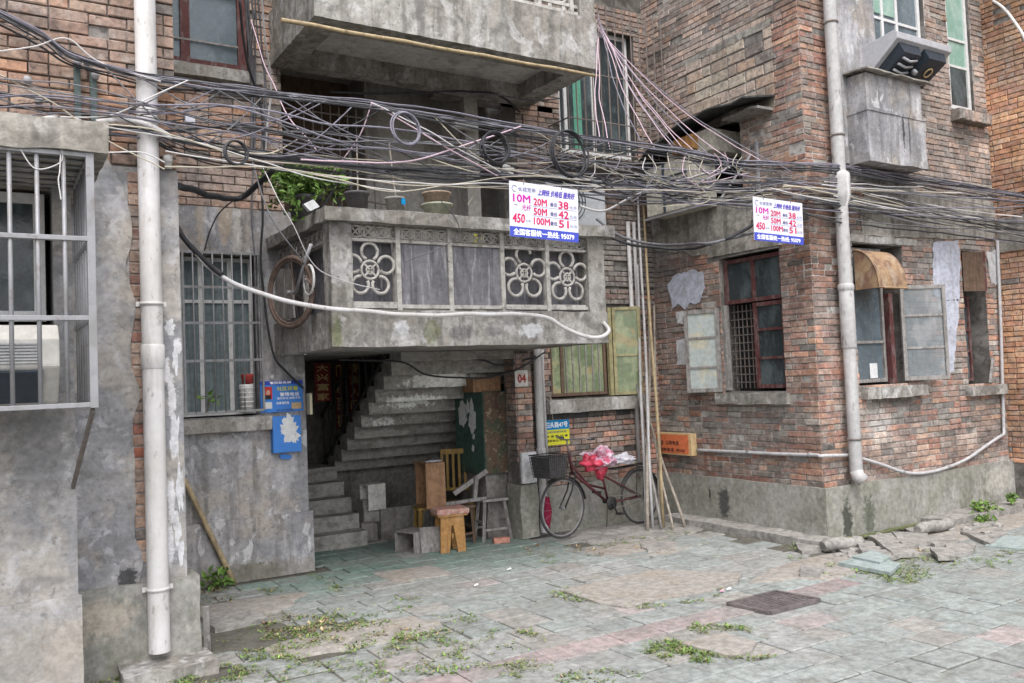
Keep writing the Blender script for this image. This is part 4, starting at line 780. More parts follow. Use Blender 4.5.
# ---- drainpipes
def pipe_bracket(mb, c, r, w=.05, plate=.11):
    mb.lathe(c, [(r+.001, -.012), (r+.010, -.012), (r+.010, .012), (r+.001, .012)], 20); mb.box(c[0]-plate, c[0]+plate, c[1]-.0+r*.2, c[1]+r*.2+.012, c[2]-.018, c[2]+.018)
t = thing('drainpipe', 'fat white plastic drainpipe running down the left pier', 'drainpipe', (1.135, 7.07, .15))
mb = MB(); mb.lathe((1.135, 7.07, 0), [(.078, .15), (.078, .17), (.079, 7.4)], 28); mb.lathe((1.135, 7.07, 0), [(.07, .15), (0, .151)], 28); mb.build('pipe', 'pvc', t)
mb = MB(); mb.lathe((1.135, 7.07, 0), [(.079, 2.28), (.087, 2.29), (.087, 2.46), (.079, 2.47)], 28); mb.build('pipe_sleeve', 'pvc', t)
for z in (.62, 2.78): mb = MB(); pipe_bracket(mb, (1.135, 7.07, z), .078); mb.build('pipe_clamp', 'pvc', t)
px_, py_ = 8.965, 6.76
t = thing('drainpipe', 'weathered grey drainpipe near the corner of the brick wing', 'drainpipe', (px_, py_, .66))
mb = MB(); mb.lathe((px_, py_, 0), [(.070, .78), (.075, .80), (.075, 2.35)], 22); mb.lathe((px_, py_, 0), [(.084, 2.30), (.088, 2.31), (.088, 3.0), (.080, 3.02)], 22); mb.lathe((px_, py_, 0), [(.078, 3.0), (.078, 8.2)], 22)
mb.tube([(px_, py_, .82), (px_+.0, py_-.02, .76), (px_+.035, py_-.07, .70)], [.078, .08, .08], 18); mb.build('pipe', 'pvc_grey', t)
mb = MB(); mb.lathe((px_, py_, 0), [(.079, 2.98), (.096, 3.0), (.096, 3.06), (.079, 3.08)], 22); mb.build('pipe_sleeve', 'pvc_grey', t); mb = MB(); mb.lathe((px_, py_, 0), [(.078, 4.02), (.12, 4.14), (.12, 4.42), (.078, 4.46)], 22); mb.build('pipe_sleeve', 'pvc_grey', t, rough=.008)
for z in (1.2, 4.9, 6.3): mb = MB(); pipe_bracket(mb, (px_, py_, z), .078, plate=.1); mb.build('pipe_clamp', 'rust_bar', t)
t = thing('drainpipe', 'slim grey drainpipe beside the brick pillar behind the bicycle', 'drainpipe', (6.34, 9.64, .05))
mb = MB(); mb.lathe((6.34, 9.64, 0), [(.055, .05), (.055, 2.5)], 16); mb.lathe((6.34, 9.64, 0), [(.056, 1.0), (.066, 1.01), (.066, 1.15), (.056, 1.16)], 16); mb.build('pipe', 'pvc_grey', t)
t = tag(MB().tube([(6.46, 9.68, .6), (6.45, 9.68, 1.6), (6.43, 9.66, 2.1), (6.40, 9.6, 2.46)], .022, 8).build('conduit', 'pvc_grey'), 'thin grey conduit right beside the slim drainpipe', 'conduit')
for k, x in enumerate((8.05, 8.16)):
    tag(MB().tube([(x, 9.70, .62), (x, 9.70, 4.3)], .03-.004*k, 8).build('conduit', 'pvc_grey'), ['grey upright conduit left of the poles in the brick corner', 'grey upright conduit behind the poles in the brick corner'][k], 'conduit')

def smooth_path(pts, k=6):
    P = [Vector(p) for p in pts]; out = []; n = len(P)
    for i in range(n-1):
        p0, p1, p2, p3 = P[max(i-1, 0)], P[i], P[i+1], P[min(i+2, n-1)]
        for j in range(k):
            s = j/k; out.append(0.5*((2*p1)+(p2-p0)*s+(2*p0-5*p1+4*p2-p3)*s*s+(3*p1-p0-3*p2+p3)*s**3))
    out.append(P[-1]); return out
# conduit along the wing
def w_pt(px, py, off=.03):
    a = atX(px, py, 8.54-off)
    return a if a.y > 6.9-.001 else atY(px, py, 6.9-off)
pts = [atX(x, y, 8.50) for x, y in ((697, 450), (740, 452), (780, 454), (815, 455))]+[V((8.47, 6.88, 1.03)), V((8.56, 6.835, 1.03)), atY(840, 455.5, 6.85), atY(852, 456, 6.85), atY(880, 464, 6.83), atY(908, 473, 6.82), atY(935, 471, 6.83), atY(965, 460, 6.84), atY(990, 443, 6.85), atY(1004, 434, 6.85)]
pts = smooth_path(pts, 5)+[V(p) for p in (atY(1003.6, 425, 6.85), atY(1001, 330, 6.85), atY(997.5, 240, 6.85))]
t = thing('conduit', 'long grey conduit sagging along the wing and rising at its right end', 'conduit', tuple(pts[0]))
MB().tube(pts, .022, 8).build('tube', 'conduit', t)
mb = MB()
for p in (pts[6], pts[14], pts[35], pts[44], pts[52]): mb.lathe((p.x, p.y, p.z), [(.0, -.02), (.03, -.02), (.03, .02), (0, .02)], 10, ax=(1, 0, 0))
mb.build('clip', 'steel', t)

# ---- window cage on the far left
t = thing('window_cage', 'protruding grey steel window cage under the canopy at far left', 'window cage', (0, 5.65, 2.0))
X1, X0, YF, YB, Z0, Z1 = .575, -1.2, 5.62, 6.58, 1.50, 3.52
zs = [atY(40, py, YF).z for py in (407, 318, 237)]; Z0 = zs[0]
mb = MB()
for z in (zs[0], zs[1], zs[2], Z1): mb.box(X0, X1, YF-.02, YF+.02, z-.014, z+.014); mb.box(X1-.014, X1+.014, YF+.02, YB, z-.014, z+.014)
mb.box(X1-.022, X1+.022, YF-.024, YF+.022, Z0-.02, Z1+.02); mb.build('frame', 'steel', t, bevel=.003)
for i in range(12):
    x = X1-.138*(i+1)
    MB().tube([(x, YF, Z0), (x, YF, Z1)], .0125, 8).build('bar', 'steel', t)
for i in range(6):
    y = YF+.15*(i+1); MB().tube([(X1, y, Z0), (X1, y, Z1)], .011, 8).build('side_bar', 'steel', t)
mb = MB()
for i in range(6): y = YF+.15*(i+1); mb.tube([(X0, y, Z1), (X1, y, Z1)], .010, 6)
mb.build('top_bars', 'steel', t)
mb = MB()
for i in range(6): y = YF+.15*(i+1); mb.tube([(X0, y, Z0), (X1, y, Z0)], .010, 6)
mb.build('floor_bars', 'steel', t)
p = atY(93, 410, YF+.02); q = atY(73, 487, 6.58); MB().bar(p, (q.x, 6.58, q.z), .022, .03).build('bracket', 'rust_bar', t)
# AC unit in the cage
t = thing('ac_unit', 'old beige air conditioner unit resting inside the steel window cage', 'air conditioner', (.0, 5.9, 2.06))
mb = MB(); prof = [(5.95, 2.06), (5.74, 2.28), (5.74, 2.44), (5.84, 2.53), (6.35, 2.55), (6.35, 2.06)]
mb.prism([(-.95, y, z) for y, z in prof], (1.36, 0, 0)); mb.build('casing', 'ac_white', t, bevel=.015)
mb = MB()
for i in range(7): z = 2.30+i*.018; mb.box(-.85, .30, 5.725, 5.737, z, z+.008)
mb.build('grille', 'ac_grey', t)
mb = MB(); mb.obox((-.28, 5.83, 2.165), (.60, 0, 0), (0, .085, -.09), (0, .006, .006)); mb.build('dark_inlet', 'hood_dark', t)
# window grille on the plaster wall
t = thing('window_grille', 'flat grey steel grille over the white framed ground floor window', 'window grille', (2.27, 9.68, 1.86))
x0, x1, z0, z1 = 1.87, 2.70, 1.86, 3.60
mb = MB()
for z in (z0, 2.42, 2.83, 3.22, z1): mb.box(x0, x1, 9.665, 9.685, z-.014, z+.014)
mb.box(x0-.012, x0+.012, 9.662, 9.688, z0, z1); mb.box(x1-.012, x1+.012, 9.662, 9.688, z0, z1); mb.build('frame', 'steel', t, bevel=.002)
for i in range(1, 8): x = x0+(x1-x0)*i/8; MB().tube([(x, 9.67, z0), (x, 9.67, z1)], .009, 6).build('bar', 'steel', t)
mb = MB(); mb.lathe((2.53, 9.73, 1.87), [(0, 0), (.065, 0), (.08, .26), (.08, .28), (.07, .28), (.06, .05)], 18)
for i in range(5): mb.lathe((2.53, 9.73, 1.90+i*.05), [(.072+i*.003, 0), (.078+i*.003, .008), (.074+i*.003, .016)], 18)
tag(mb.build('bucket', 'plastic_white'), 'white ribbed bucket on the sill inside the flat window grille', 'bucket')
tag(MB().lathe((2.545, 9.73, 2.155), [(0, 0), (.06, 0), (.075, .09), (.078, .11), (.06, .11), (.05, .08)], 18).build('flower_pot', 'clasp'), 'small red brown pot standing on the white bucket', 'flower pot')
# leaves helper
def leafy(mb, c, R, n, size, cols_, up=.4, rnd=random):
    c = V(c)
    for _ in range(n):
        d = V((rnd.gauss(0, 1), rnd.gauss(0, 1), rnd.gauss(0, 1))).normalized(); p = c+V((d.x*R[0], d.y*R[1], d.z*R[2]))*rnd.random()**.45
        a = V((rnd.gauss(0, 1), rnd.gauss(0, 1), rnd.gauss(0, .6)+up)).normalized(); b = a.cross(V((rnd.gauss(0, 1), rnd.gauss(0, 1), rnd.gauss(0, 1)))).normalized()
        s = size*rnd.uniform(.6, 1.4); n_ = a.cross(b)*s*.12; t_ = rnd.choice(cols_); k = rnd.uniform(.7, 1.25); t_ = tuple(x*k for x in t_)
        mb.face([p, p+a*s*.45+b*s*.24+n_, p+a*s], t_); mb.face([p, p+a*s, p+a*s*.45-b*s*.24+n_], t_)
GREEN = [(.10, .19, .035), (.14, .24, .05), (.08, .15, .03), (.18, .27, .07)]
OLIVE = [(.12, .16, .05), (.18, .21, .08), (.10, .13, .04), (.24, .23, .11)]
t = thing('seedling', 'few pale green leaves sprouting behind the bars left of the white bucket', 'plant', (2.15, 9.72, 1.86))
mb = MB(); mb.tube([(2.1, 9.72, 1.86), (2.12, 9.72, 2.0), (2.2, 9.71, 2.06)], .006, 5); mb.build('stem', 'bark', t)
mb = MB(); leafy(mb, (2.15, 9.71, 2.02), (.1, .03, .05), 16, .08, GREEN); mb.build('foliage', 'leaf', t)

# ---- window cage top right of the balconies
t = thing('window_cage', 'dark rusty barred cage over the upper window in the brick corner', 'window cage', (7.6, 9.3, 5.1))
mb = MB()
xa, xb, yc = 6.75, 8.45, 9.25
for z in (5.12, 5.55, 6.2, 6.9): mb.tube([(xa, yc, z), (xb, yc, z)], .010, 5); mb.tube([(xa, yc, z), (xa, 9.74, z)], .010, 5); mb.tube([(xb, yc, z), (xb, 9.74, z)], .010, 5)
mb.build('frame', 'rust_bar', t)
for i in range(13): x = xa+(xb-xa)*i/12; MB().tube([(x, yc, 5.12), (x, yc, 7.2)], .010, 5).build('bar', 'rust_bar', t)
mb = MB()
for i in range(16): x = xa+(xb-xa)*i/15; mb.box(x-.03, x+.03, yc, 9.74, 5.05, 5.08)
mb.build('shelf', 'rust_bar', t)
mb = MB(); mb.box(6.75, 8.4, 9.5, 9.75, 4.98, 5.04); mb.build('shelf_plate', 'mortar', t)
t = thing('ac_unit', 'pale grey air conditioner unit behind the price sign by the balcony', 'air conditioner', (6.9, 9.4, 4.05))
a, b = atY(546, 205, 9.35), atY(603, 152, 9.35)
mb = MB(); mb.box(a.x, b.x, 9.35, 9.7, 4.10, 4.78); mb.build('casing', 'ac_grey', t, bevel=.012)
mb = MB(); c = V(((a.x*.62+b.x*.38), 9.34, 4.44))
for R in (.27, .22, .17, .12, .07): mb.ring(c, (1, 0, 0), (0, 0, 1), R, .006, 26, 4)
for k in range(6): an = k*PI/3; mb.bar(c, c+V((.27*math.cos(an), 0, .27*math.sin(an))), .008, .008)
mb.build('fan_guard', 'hood_dark', t)
mb = MB(); mb.box(a.x+.05, a.x+.09, 9.35, 9.74, 4.06, 4.10); mb.box(b.x-.09, b.x-.05, 9.35, 9.74, 4.06, 4.10); mb.build('bracket', 'rust_bar', t)
t = thing('ac_unit', 'cream metal cabinet unit under the sagging awning on the wing side', 'air conditioner', (8.2, 8.4, 4.4))
mb = MB(); mb.box(8.12, 8.5, 8.35, 9.35, 4.30, 4.98); mb.build('casing', 'cream_metal', t, bevel=.012)
mb = MB(); mb.box(8.2, 8.9, 8.12, 8.95, 4.985, 5.28); mb.build('upper_casing', 'cream_metal', t, bevel=.012)
mb = MB(); 
for i in range(6): mb.box(8.105, 8.118, 8.5, 8.95, 4.42+i*.07, 4.44+i*.07)
mb.box(8.09, 8.118, 8.95, 8.97, 4.3, 4.98); mb.build('vent_slots', 'hood_dark', t)
mb = MB(); mb.bar((8.48, 7.7, 4.85), (8.15, 8.0, 4.25), .04, .025); mb.bar((8.50, 7.62, 4.3), (8.50, 7.62, 5.0), .04, .03); mb.bar((8.12, 8.2, 4.27), (8.12, 9.4, 4.27), .03, .03); mb.build('bracket', 'steel', t)
t = thing('awning', 'dark sagging tar sheet awning bent below the pale block infill', 'awning', (8.3, 8.5, 5.3))
mb = MB(); top = []; N = 18
for i in range(N+1):
    s = i/N; y = 9.55-2.25*s; z = 5.12+.42*math.sin(min(1, s*1.15)*PI*.62)**1.0; top.append((y, z))
for i in range(N):
    (y0, z0), (y1, z1) = top[i], top[i+1]; o0 = 7.98+.03*math.sin(i*1.3); o1 = 7.98+.03*math.sin((i+1)*1.3)
    mb.hexa([(o0, y0, z0-.12), (8.53, y0, z0-.02), (8.53, y1, z1-.02), (o1, y1, z1-.12), (o0, y0, z0-.10), (8.53, y0, z0+.005), (8.53, y1, z1+.005), (o1, y1, z1-.10)])
mb.build('sheet', 'tar', t)
mb = MB(); mb.box(8.25, 8.55, 7.35, 7.95, 5.33, 5.36); mb.build('plank', 'grey_wood', t, rough=.02)
mb = MB(); mb.box(8.10, 8.5, 8.35, 8.75, 5.05, 5.25); tag(mb.build('cardboard_flap', 'wood_orange', t, rough=.02))

# ---- ventilation hood high on the wing
t = thing('ventilation_hood', 'grey metal ventilation hood with two black intakes below the upper window', 'ventilation hood', (9.9, 6.6, 5.66))
mb = MB(); pr = [(6.84, 5.74), (6.84, 6.14), (6.40, 6.20), (6.34, 6.17), (6.34, 6.09), (6.80, 5.74)]
mb.prism([(9.66, y, z) for y, z in pr], (1.14, 0, 0)); mb.build('casing', 'hood_grey', t, bevel=.008)
def slope(u_, s, d):   # point on the slanted underside: s along the slope from the front
    p0, p1 = V((0, 6.34, 6.09)), V((0, 6.80, 5.74)); a = (p1-p0); n = V((0, -.66, -.75)).normalized(); q = p0+a*s+n*d; return V((u_, q.y, q.z))
for k, (ua, ub_) in enumerate(((9.74, 10.16), (10.26, 10.70))):
    mb = MB(); A = [slope(ua, .08, .0), slope(ub_, .08, 0), slope(ub_, .97, 0), slope(ua, .97, 0)]; B = [slope(ua+.05, .18, .13), slope(ub_-.03, .18, .13), slope(ub_-.03, .90, .10), slope(ua+.05, .90, .10)]
    mb.hexa(A+B); mb.build('intake', 'hood_dark', t, bevel=.006)
    if k == 0:
        mb = MB()
        for s in (.3, .45, .6, .75): mb.tube([slope(ua+.08, s, .14), slope((ua+ub_)/2, s+.03, .17), slope(ub_-.06, s, .14)], .016, 6)
        mb.build('coil', 'hood_grey', t)
    else:
        mb = MB(); c = slope((ua+ub_)/2, .5, .135); mb.ring(c, (1, 0, 0), (slope(0, 1, 0)-slope(0, 0, 0)).normalized(), .06, .010, 16, 6); mb.build('motor_ring', 'box_cream', t)
mb = MB(); mb.lathe(slope(10.21, .55, .12), [(0, 0), (.035, .0), (.035, .05), (0, .05)], 12, ax=(0, -.66, -.75)); mb.build('knob', 'ac_grey', t)

# ---- signs
def price_sign(px4, yy, label):
    (ax_, ay_), (bx_, by_), (cx_, cy_), (dx_, dy_) = px4
    TL, TR, BR, BL = atY(ax_, ay_, yy), atY(bx_, by_, yy), atY(cx_, cy_, yy), atY(dx_, dy_, yy)
    W = ((TR-TL).length+(BR-BL).length)/2; Hh = ((TL-BL).length+(TR-BR).length)/2
    ux = ((TR-TL)+(BR-BL)).normalized(); uz = ((TL-BL)+(TR-BR)).normalized(); uz = (uz-ux*uz.dot(ux)).normalized(); n = ux.cross(uz)
    if n.y > 0: n = -n
    t = thing('price_sign', label, 'sign', tuple(BL), group=None)
    o = BL; P2 = lambda u, v, l=0: o+ux*u*W+uz*v*Hh+n*l
    mb = MB(); mb.hexa([P2(0, 0), P2(1, 0), P2(1, 0)-n*.006, P2(0, 0)-n*.006, P2(0, 1), P2(1, 1), P2(1, 1)-n*.006, P2(0, 1)-n*.006]); mb.build('board', 'sign_white', t)
    mb = MB(); mb.hexa([P2(0, 0, .001), P2(1, 0, .001), P2(1, 0), P2(0, 0), P2(0, .185, .001), P2(1, .185, .001), P2(1, .185), P2(0, .185)]); mb.build('blue_band', 'sign_blue', t)
    T = lambda s, nm, u, v, w_, h_, m_, b=.02, sh=0: text(s, nm, P2(u, v), ux, uz, w_*W, h_*Hh, m_, t, bold=b, lift=.003 if (ux.cross(uz)).dot(n) > 0 else -.003, shear=sh)
    T('全国客服统一热线: 95079', 'hotline_lettering', .05, .035, .88, .115, 'text_white', .03)
    T('长城宽带', 'brand_lettering', .12, .83, .25, .085, 'text_grey', .0)
    T('上网快 价格低 服务好', 'slogan_lettering', .40, .80, .55, .115, 'text_navy', .03, .25)
    mb = MB(); mb.ring(P2(.07, .87, .002), ux, uz, .035*W, .003, 16, 4, a0=.6, a1=5.2); mb.build('logo_arc', 'text_grey', t)
    T('10M', 'speed_lettering', .05, .635, .24, .135, 'text_magenta', .045); T('光纤', 'fibre_lettering', .17, .49, .13, .11, 'text_magenta', .01, .1); T('450', 'price_lettering', .04, .26, .17, .16, 'text_red', .04, .1); T('元/年', 'unit_lettering', .22, .28, .075, .05, 'text_grey', 0)
    for i, (a, b) in enumerate((('20M', '38'), ('50M', '42'), ('100M', '51'))):
        v = .61-.175*i
        T(a, 'speed_lettering', .34, v, .19+.04*(i == 2), .125, 'text_red', .04); T('最低', 'note_lettering', .58, v+.01, .10, .075, 'text_grey', .01); T(b, 'price_lettering', .705, v-.01, .145, .135, 'text_red', .04); T('元/月', 'unit_lettering', .87, v, .10, .06, 'text_grey', 0)
        mb = MB(); mb.hexa([P2(.32, v-.025, .0015), P2(.98, v-.025, .0015), P2(.98, v-.025), P2(.32, v-.025), P2(.32, v-.020, .0015), P2(.98, v-.020, .0015), P2(.98, v-.020), P2(.32, v-.020)]); mb.build('rule', 'text_grey', t) if i < 2 else None
    mb = MB(); mb.ring(P2(.08, .54, .002), ux, uz, .03*W, .0025, 8, 4, a0=.5, a1=2.2)
    for u_ in (.2, .75): mb.tube([P2(u_, 1.06, .0), P2(u_, .96, .004)], .004, 5)
    mb.build('hanging_wire', 'wire_grey', t)
    return t
price_sign([(511, 181), (579, 190), (579, 243), (510, 236)], 6.78, 'white and blue broadband price sign hanging in front of the lower balcony')
price_sign([(753, 197), (803, 203.5), (803, 245.5), (754.5, 240)], 6.58, 'white and blue broadband price sign hanging before the brick wing corner')
# blue notice board
def board(name, label, cat, pl, px0, py0, px1, py1, m_, d=.01):
    a, b = pl.uz(px0, py1), pl.uz(px1, py0); t = thing(name, label, cat, tuple(pl.p((a[0]+b[0])/2, a[1], .01)))
    mb = MB(); pl.box(mb, a[0], b[0], a[1], b[1], .003, d); mb.build('board', m_, t, bevel=.002)
    W, Hh = b[0]-a[0], b[1]-a[1]
    def R(nm, u0, v0, u1, v1, m2, l=.002): mb = MB(); pl.box(mb, a[0]+W*u0, a[0]+W*u1, a[1]+Hh*v0, a[1]+Hh*v1, d-.001, d+l); return mb.build(nm, m2, t)
    def T(s, nm, u, v, w_, h_, m2, b_=.01): return text(s, nm, pl.p(a[0]+W*u, a[1]+Hh*v, d+.0025), (1, 0, 0), (0, 0, 1), W*w_, Hh*h_, m2, t, bold=b_)
    return t, R, T, (a, b)
t, R, T, _ = board('notice_board', 'blue police liaison notice board with a portrait photo beside the dark doorway', 'notice board', PM, 260.5, 380, 302, 413, 'sign_sky', .02)
R('header_band', 0, .88, 1, 1, 'sign_skydark'); T('警民联系牌', 'header_lettering', .22, .90, .5, .08, 'text_white', .03)
R('portrait', .05, .42, .27, .82, 'photo_red'); mb = MB(); mb.prism(blob(PM, 2.684+.08, 2.05, .022, .028, .0235, rag=.05), (0, -.001, 0)); mb.build('portrait_face', 'skin_print', t)
R('portrait_suit', .08, .42, .24, .55, 'hair_print', .003); R('text_block', .07, .12, .26, .33, 'torn_paper', .003); T('社区民警', 'notice_lettering', .38, .68, .5, .13, 'sign_yellow', .02); T('警情电话', 'notice_lettering', .45, .50, .45, .12, 'text_white', .02); T('服务热线 报警求助', 'notice_lettering', .38, .40, .55, .07, 'text_white', .01)
T('有事请找我', 'notice_lettering', .36, .24, .3, .09, 'text_white', .01); R('picture_strip', .72, .08, .95, .28, 'box_cream', .003); T('派出所宣', 'notice_lettering', .35, .03, .4, .06, 'text_black', 0)
t = thing('letter_box', 'small blue metal box covered with torn white paper below the notice board', 'letter box', tuple(PM.p(2.85, 1.5, .05)))
a, b = PM.uz(271, 453), PM.uz(298, 415); mb = MB(); PM.box(mb, a[0], b[0], a[1], b[1], .003, .10); mb.build('box_body', 'sign_sky', t, bevel=.006)
mb = MB(); mb.prism(blob(PM, (a[0]+b[0])/2+.02, (a[1]+b[1])/2+.04, .10, .13, .101, seed=3, rag=.9, n=70), (0, -.002, 0)); mb.build('torn_paper', 'torn_paper', t)
mb = MB(); mb.prism(blob(PM, (a[0]+b[0])/2, a[1]+.07, .085, .05, .1035, seed=9, rag=.3, n=20), (0, -.001, 0)); mb.build('blue_print', 'sign_sky', t)
mb = MB(); mb.prism(blob(PM, (a[0]+b[0])/2, a[1]-.055, .06, .03, .02, seed=12, rag=.5, n=20), (0, -.015, 0)); mb.build('lower_sticker', 'sign_sky', t)
mb = MB(); mb.box(3.205, 3.235, 9.62, 9.74, 1.78, 2.02); tag(mb.build('switch_box', 'ivory'), 'small cream switch box on the corner right of the blue notice board', 'switch box')
t, R, T, _ = board('number_plate', 'blue and yellow house number plate hanging above the bicycle basket', 'house sign', PM, 543.5, 419, 568, 446, 'sign_yellow', .02)
R('blue_band', 0, .62, 1, 1, 'sign_cyan'); T('石头路47号', 'house_number', .07, .70, .86, .22, 'text_white', .03); T('出租房屋信息', 'notice_lettering', .08, .48, .8, .09, 'text_grey', 0); T('● 请 登 记 ●', 'notice_lettering', .08, .31, .84, .09, 'text_black', .02); T('服务电话 95110', 'notice_lettering', .08, .13, .8, .10, 'text_black', .01)
MB().tube([atY(550, 395, 9.70), atY(551.5, 407, 9.69), atY(553, 420, 9.71)], .005, 5).build('hanging_string', 'wire_beige', t)
t, R, T, _ = board('number_tile', 'small white tile with red writing on the brick pillar', 'house sign', Plane('Y', 9.63), 515, 370, 527, 387, 'tile_white', .012)
T('04', 'red_lettering', .2, .25, .62, .5, 'clasp', .05)
# orange phone box on the wing's side face
t = thing('phone_sign_box', 'orange and cream sign box with black lettering on the wing side above the plinth', 'sign', (8.4, 9.4, 1.0))
XB = 8.42; q0, q1 = atX(655, 457.5, XB), atX(690.5, 433.5, XB); y_hi, y_lo = q0.y, q1.y; z0, z1 = atX(690, 456, XB).z, atX(690, 434, XB).z
mb = MB(); mb.box(XB, 8.53, y_lo, y_hi, z0, z1); mb.build('box_body', 'box_cream', t, bevel=.004)
mb = MB(); mb.box(XB-.003, XB, y_lo+.05, y_hi-.01, z0+.02, z1-.02); mb.build('orange_panel', 'box_orange', t)
yy = y_hi-.10; Wt = y_hi-y_lo-.22
text('公用电话', 'lettering', (XB-.004, yy-.28*Wt, z0+.14), (0, -1, 0), (0, 0, 1), Wt*.5, .06, 'text_black', t, bold=.02)
text('服务电话: 98160', 'lettering', (XB-.004, yy-.02, z0+.045), (0, -1, 0), (0, 0, 1), Wt*.95, .05, 'text_black', t, bold=.03)
mb = MB(); mb.ring((XB-.004, yy-.13*Wt, z0+.165), (0, 1, 0), (0, 0, 1), .024, .007, 16, 5); mb.build('logo', 'text_black', t)

# ---- wheel maker
def wheel(parent, c, ax1, R, tyre='rubber', rim='chrome', spokes=18, gear=False, tr=.017):
    c = V(c); ax1 = V(ax1).normalized(); up = V((0, 0, 1)); n = ax1.cross(up).normalized()
    w_ = MB().ring(c, ax1, up, R-tr, tr, 44, 8).build('wheel', tyre, parent)
    mb = MB(); mb.ring(c, ax1, up, R-2.2*tr, tr*.55, 40, 6); mb.build('rim', rim, w_)
    mb = MB()
    for k in range(spokes):
        a = 2*PI*k/spokes; s = 1 if k % 2 else -1; mb.tube([c+n*s*.03+(ax1*math.cos(a+.3*s)+up*math.sin(a+.3*s))*.02, c+(ax1*math.cos(a)+up*math.sin(a))*(R-2.4*tr)], .0016, 4, cap=False)
    mb.build('spokes', rim, w_)
    mb = MB(); mb.tube([c-n*.05, c+n*.05], .018, 10); mb.build('hub', 'chrome', w_)
    return w_
# ---- the parked bicycle
F = atY(562.5, 510, 9.22); Bq = atY(640, 497, 9.42); KB = 1.13; KS = ((Bq-F).length)/1.05; F.z = .345*KB+.02; Bq.z = .335*KB+.01; A1 = (Bq-F); A1.z = 0; A1.normalize(); S = V((A1.y, -A1.x, 0))
bk = thing('bicycle', 'old dark bicycle with front basket parked against the brick wall', 'bicycle', (6.9, 9.29, 0), rotz=math.atan2(A1.y, A1.x))
wheel(bk, F, A1, .345*KB); wheel(bk, Bq, A1, .335*KB)
up = V((0, 0, 1)); Pf = lambda s, z, o=0: F+A1*s*KS+V((0, 0, z*KB-F.z))+S*o*KB
head_b, head_t = Pf(.15, .74), Pf(.11, .98); bbk = Pf(.60, .33); seat_t = Pf(.52, .74); ax_ = Bq
mb = MB(); mb.tube([head_b, bbk], .019, 10); mb.tube([head_b+V((0, 0, .09)), Pf(.34, .58), Pf(.57, .50)], .016, 10); mb.tube([bbk, seat_t], .016, 10); mb.tube([head_b-V((0, 0, .02)), head_t], .02, 10)
for o in (-.045, .045): mb.tube([bbk+S*o*.6, ax_+S*o], .009, 8); mb.tube([Pf(.55, .66)+S*o*.5, ax_+S*o], .008, 8)
mb.build('frame', 'enamel_red', bk)
mb = MB()
for o in (-.045, .045): mb.tube([head_b+S*o, Pf(.10, .55)+S*o, F+S*o*1.1], .011, 8)
mb.tube([head_b-S*.05, head_b+S*.05], .014, 8); mb.build('fork', 'black_iron', bk)
mb = MB(); hb = Pf(.09, 1.13); mb.tube([head_t, hb], .012, 8); mb.tube(smooth_path([hb+A1*.20+S*.29, hb+A1*.06+S*.26+V((0, 0, .02)), hb+S*.06, hb-S*.06, hb+A1*.06-S*.26+V((0, 0, .02)), hb+A1*.20-S*.29], 5), .010, 8); h_ = mb.build('handlebar', 'chrome', bk)
mb = MB()
for o in (-1, 1): mb.tube([hb+A1*.11+S*.277*o+V((0, 0, .01)), hb+A1*.21+S*.292*o], .016, 8)
mb.build('grip', 'rubber', h_)
mb = MB(); mb.tube([Pf(.515, .72), Pf(.50, .80)], .012, 8); mb.build('seat_post', 'chrome', bk)
mb = MB(); sv = []; 
for i, (s, hw, zz) in enumerate(((.34, .02, .80), (.42, .035, .815), (.50, .075, .82), (.58, .10, .825), (.62, .08, .82))):
    for k in range(8): a = 2*PI*k/8; sv.append(Pf(s, zz+math.sin(a)*.028, math.cos(a)*hw))
mb.add(sv, [(i*8+k, i*8+(k+1) % 8, (i+1)*8+(k+1) % 8, (i+1)*8+k) for i in range(4) for k in range(8)]+[tuple(range(8)), tuple(range(32, 40))], smooth=True); mb.build('saddle', 'rubber', bk)
mb = MB()
for i in range(7): o = -.07+i*.0233; mb.tube([Pf(.66, .72, o), Pf(1.15, .74, o)], .005, 6)
for s in (.66, .85, 1.02, 1.15): mb.tube([Pf(s, .72+.02*(s-.66)/.49, -.075), Pf(s, .72+.02*(s-.66)/.49, .075)], .006, 6)
for o in (-.06, .06): mb.tube([Pf(1.08, .73, o), Bq+S*o], .006, 6)
mb.build('rack', 'black_iron', bk)
def fender(c, R, a0, a1, nm='mudguard'):
    mb = MB(); n = 18; vs = []
    for i in range(n+1):
        a = a0+(a1-a0)*i/n
        for o, rr in ((-.03, R-.008), (-.018, R+.006), (0, R+.012), (.018, R+.006), (.03, R-.008)): vs.append(c+(A1*math.cos(a)+up*math.sin(a))*rr+S*o)
    mb.add(vs, [(i*5+k, i*5+k+1, (i+1)*5+k+1, (i+1)*5+k) for i in range(n) for k in range(4)], smooth=True); mb.build(nm, 'rubber', bk)
fender(F, .365*KB, .15, 2.2); fender(Bq, .355*KB, .0, 2.75)
mb = MB(); mb.lathe(bbk+S*.06, [(.0, 0), (.095, 0), (.095, .006), (0, .006)], 24, ax=S); mb.tube([bbk-S*.10, bbk+S*.10], .012, 8)
for sgn in (1, -1): c_ = bbk+S*.08*sgn; e = c_+(A1*.5*sgn+up*-.86*sgn)*.165; mb.tube([c_, e], .010, 8); mb.obox(e+S*.05*sgn, A1*.04, S*.05, up*.012)
mb.build('crank', 'black_iron', bk)
mb = MB(); mb.tube([bbk+S*.065+up*.09, Bq+S*.05+up*.035], .006, 5); mb.tube([bbk+S*.065-up*.09, Bq+S*.05-up*.035], .006, 5); mb.lathe(Bq+S*.05, [(0, 0), (.035, 0), (.035, .006), (0, .006)], 14, ax=S); mb.build('chain', 'rust_bar', bk)
mb = MB(); mb.tube([bbk, Pf(.66, .03, -.12)], .009, 6); mb.build('kickstand', 'rust_bar', bk)
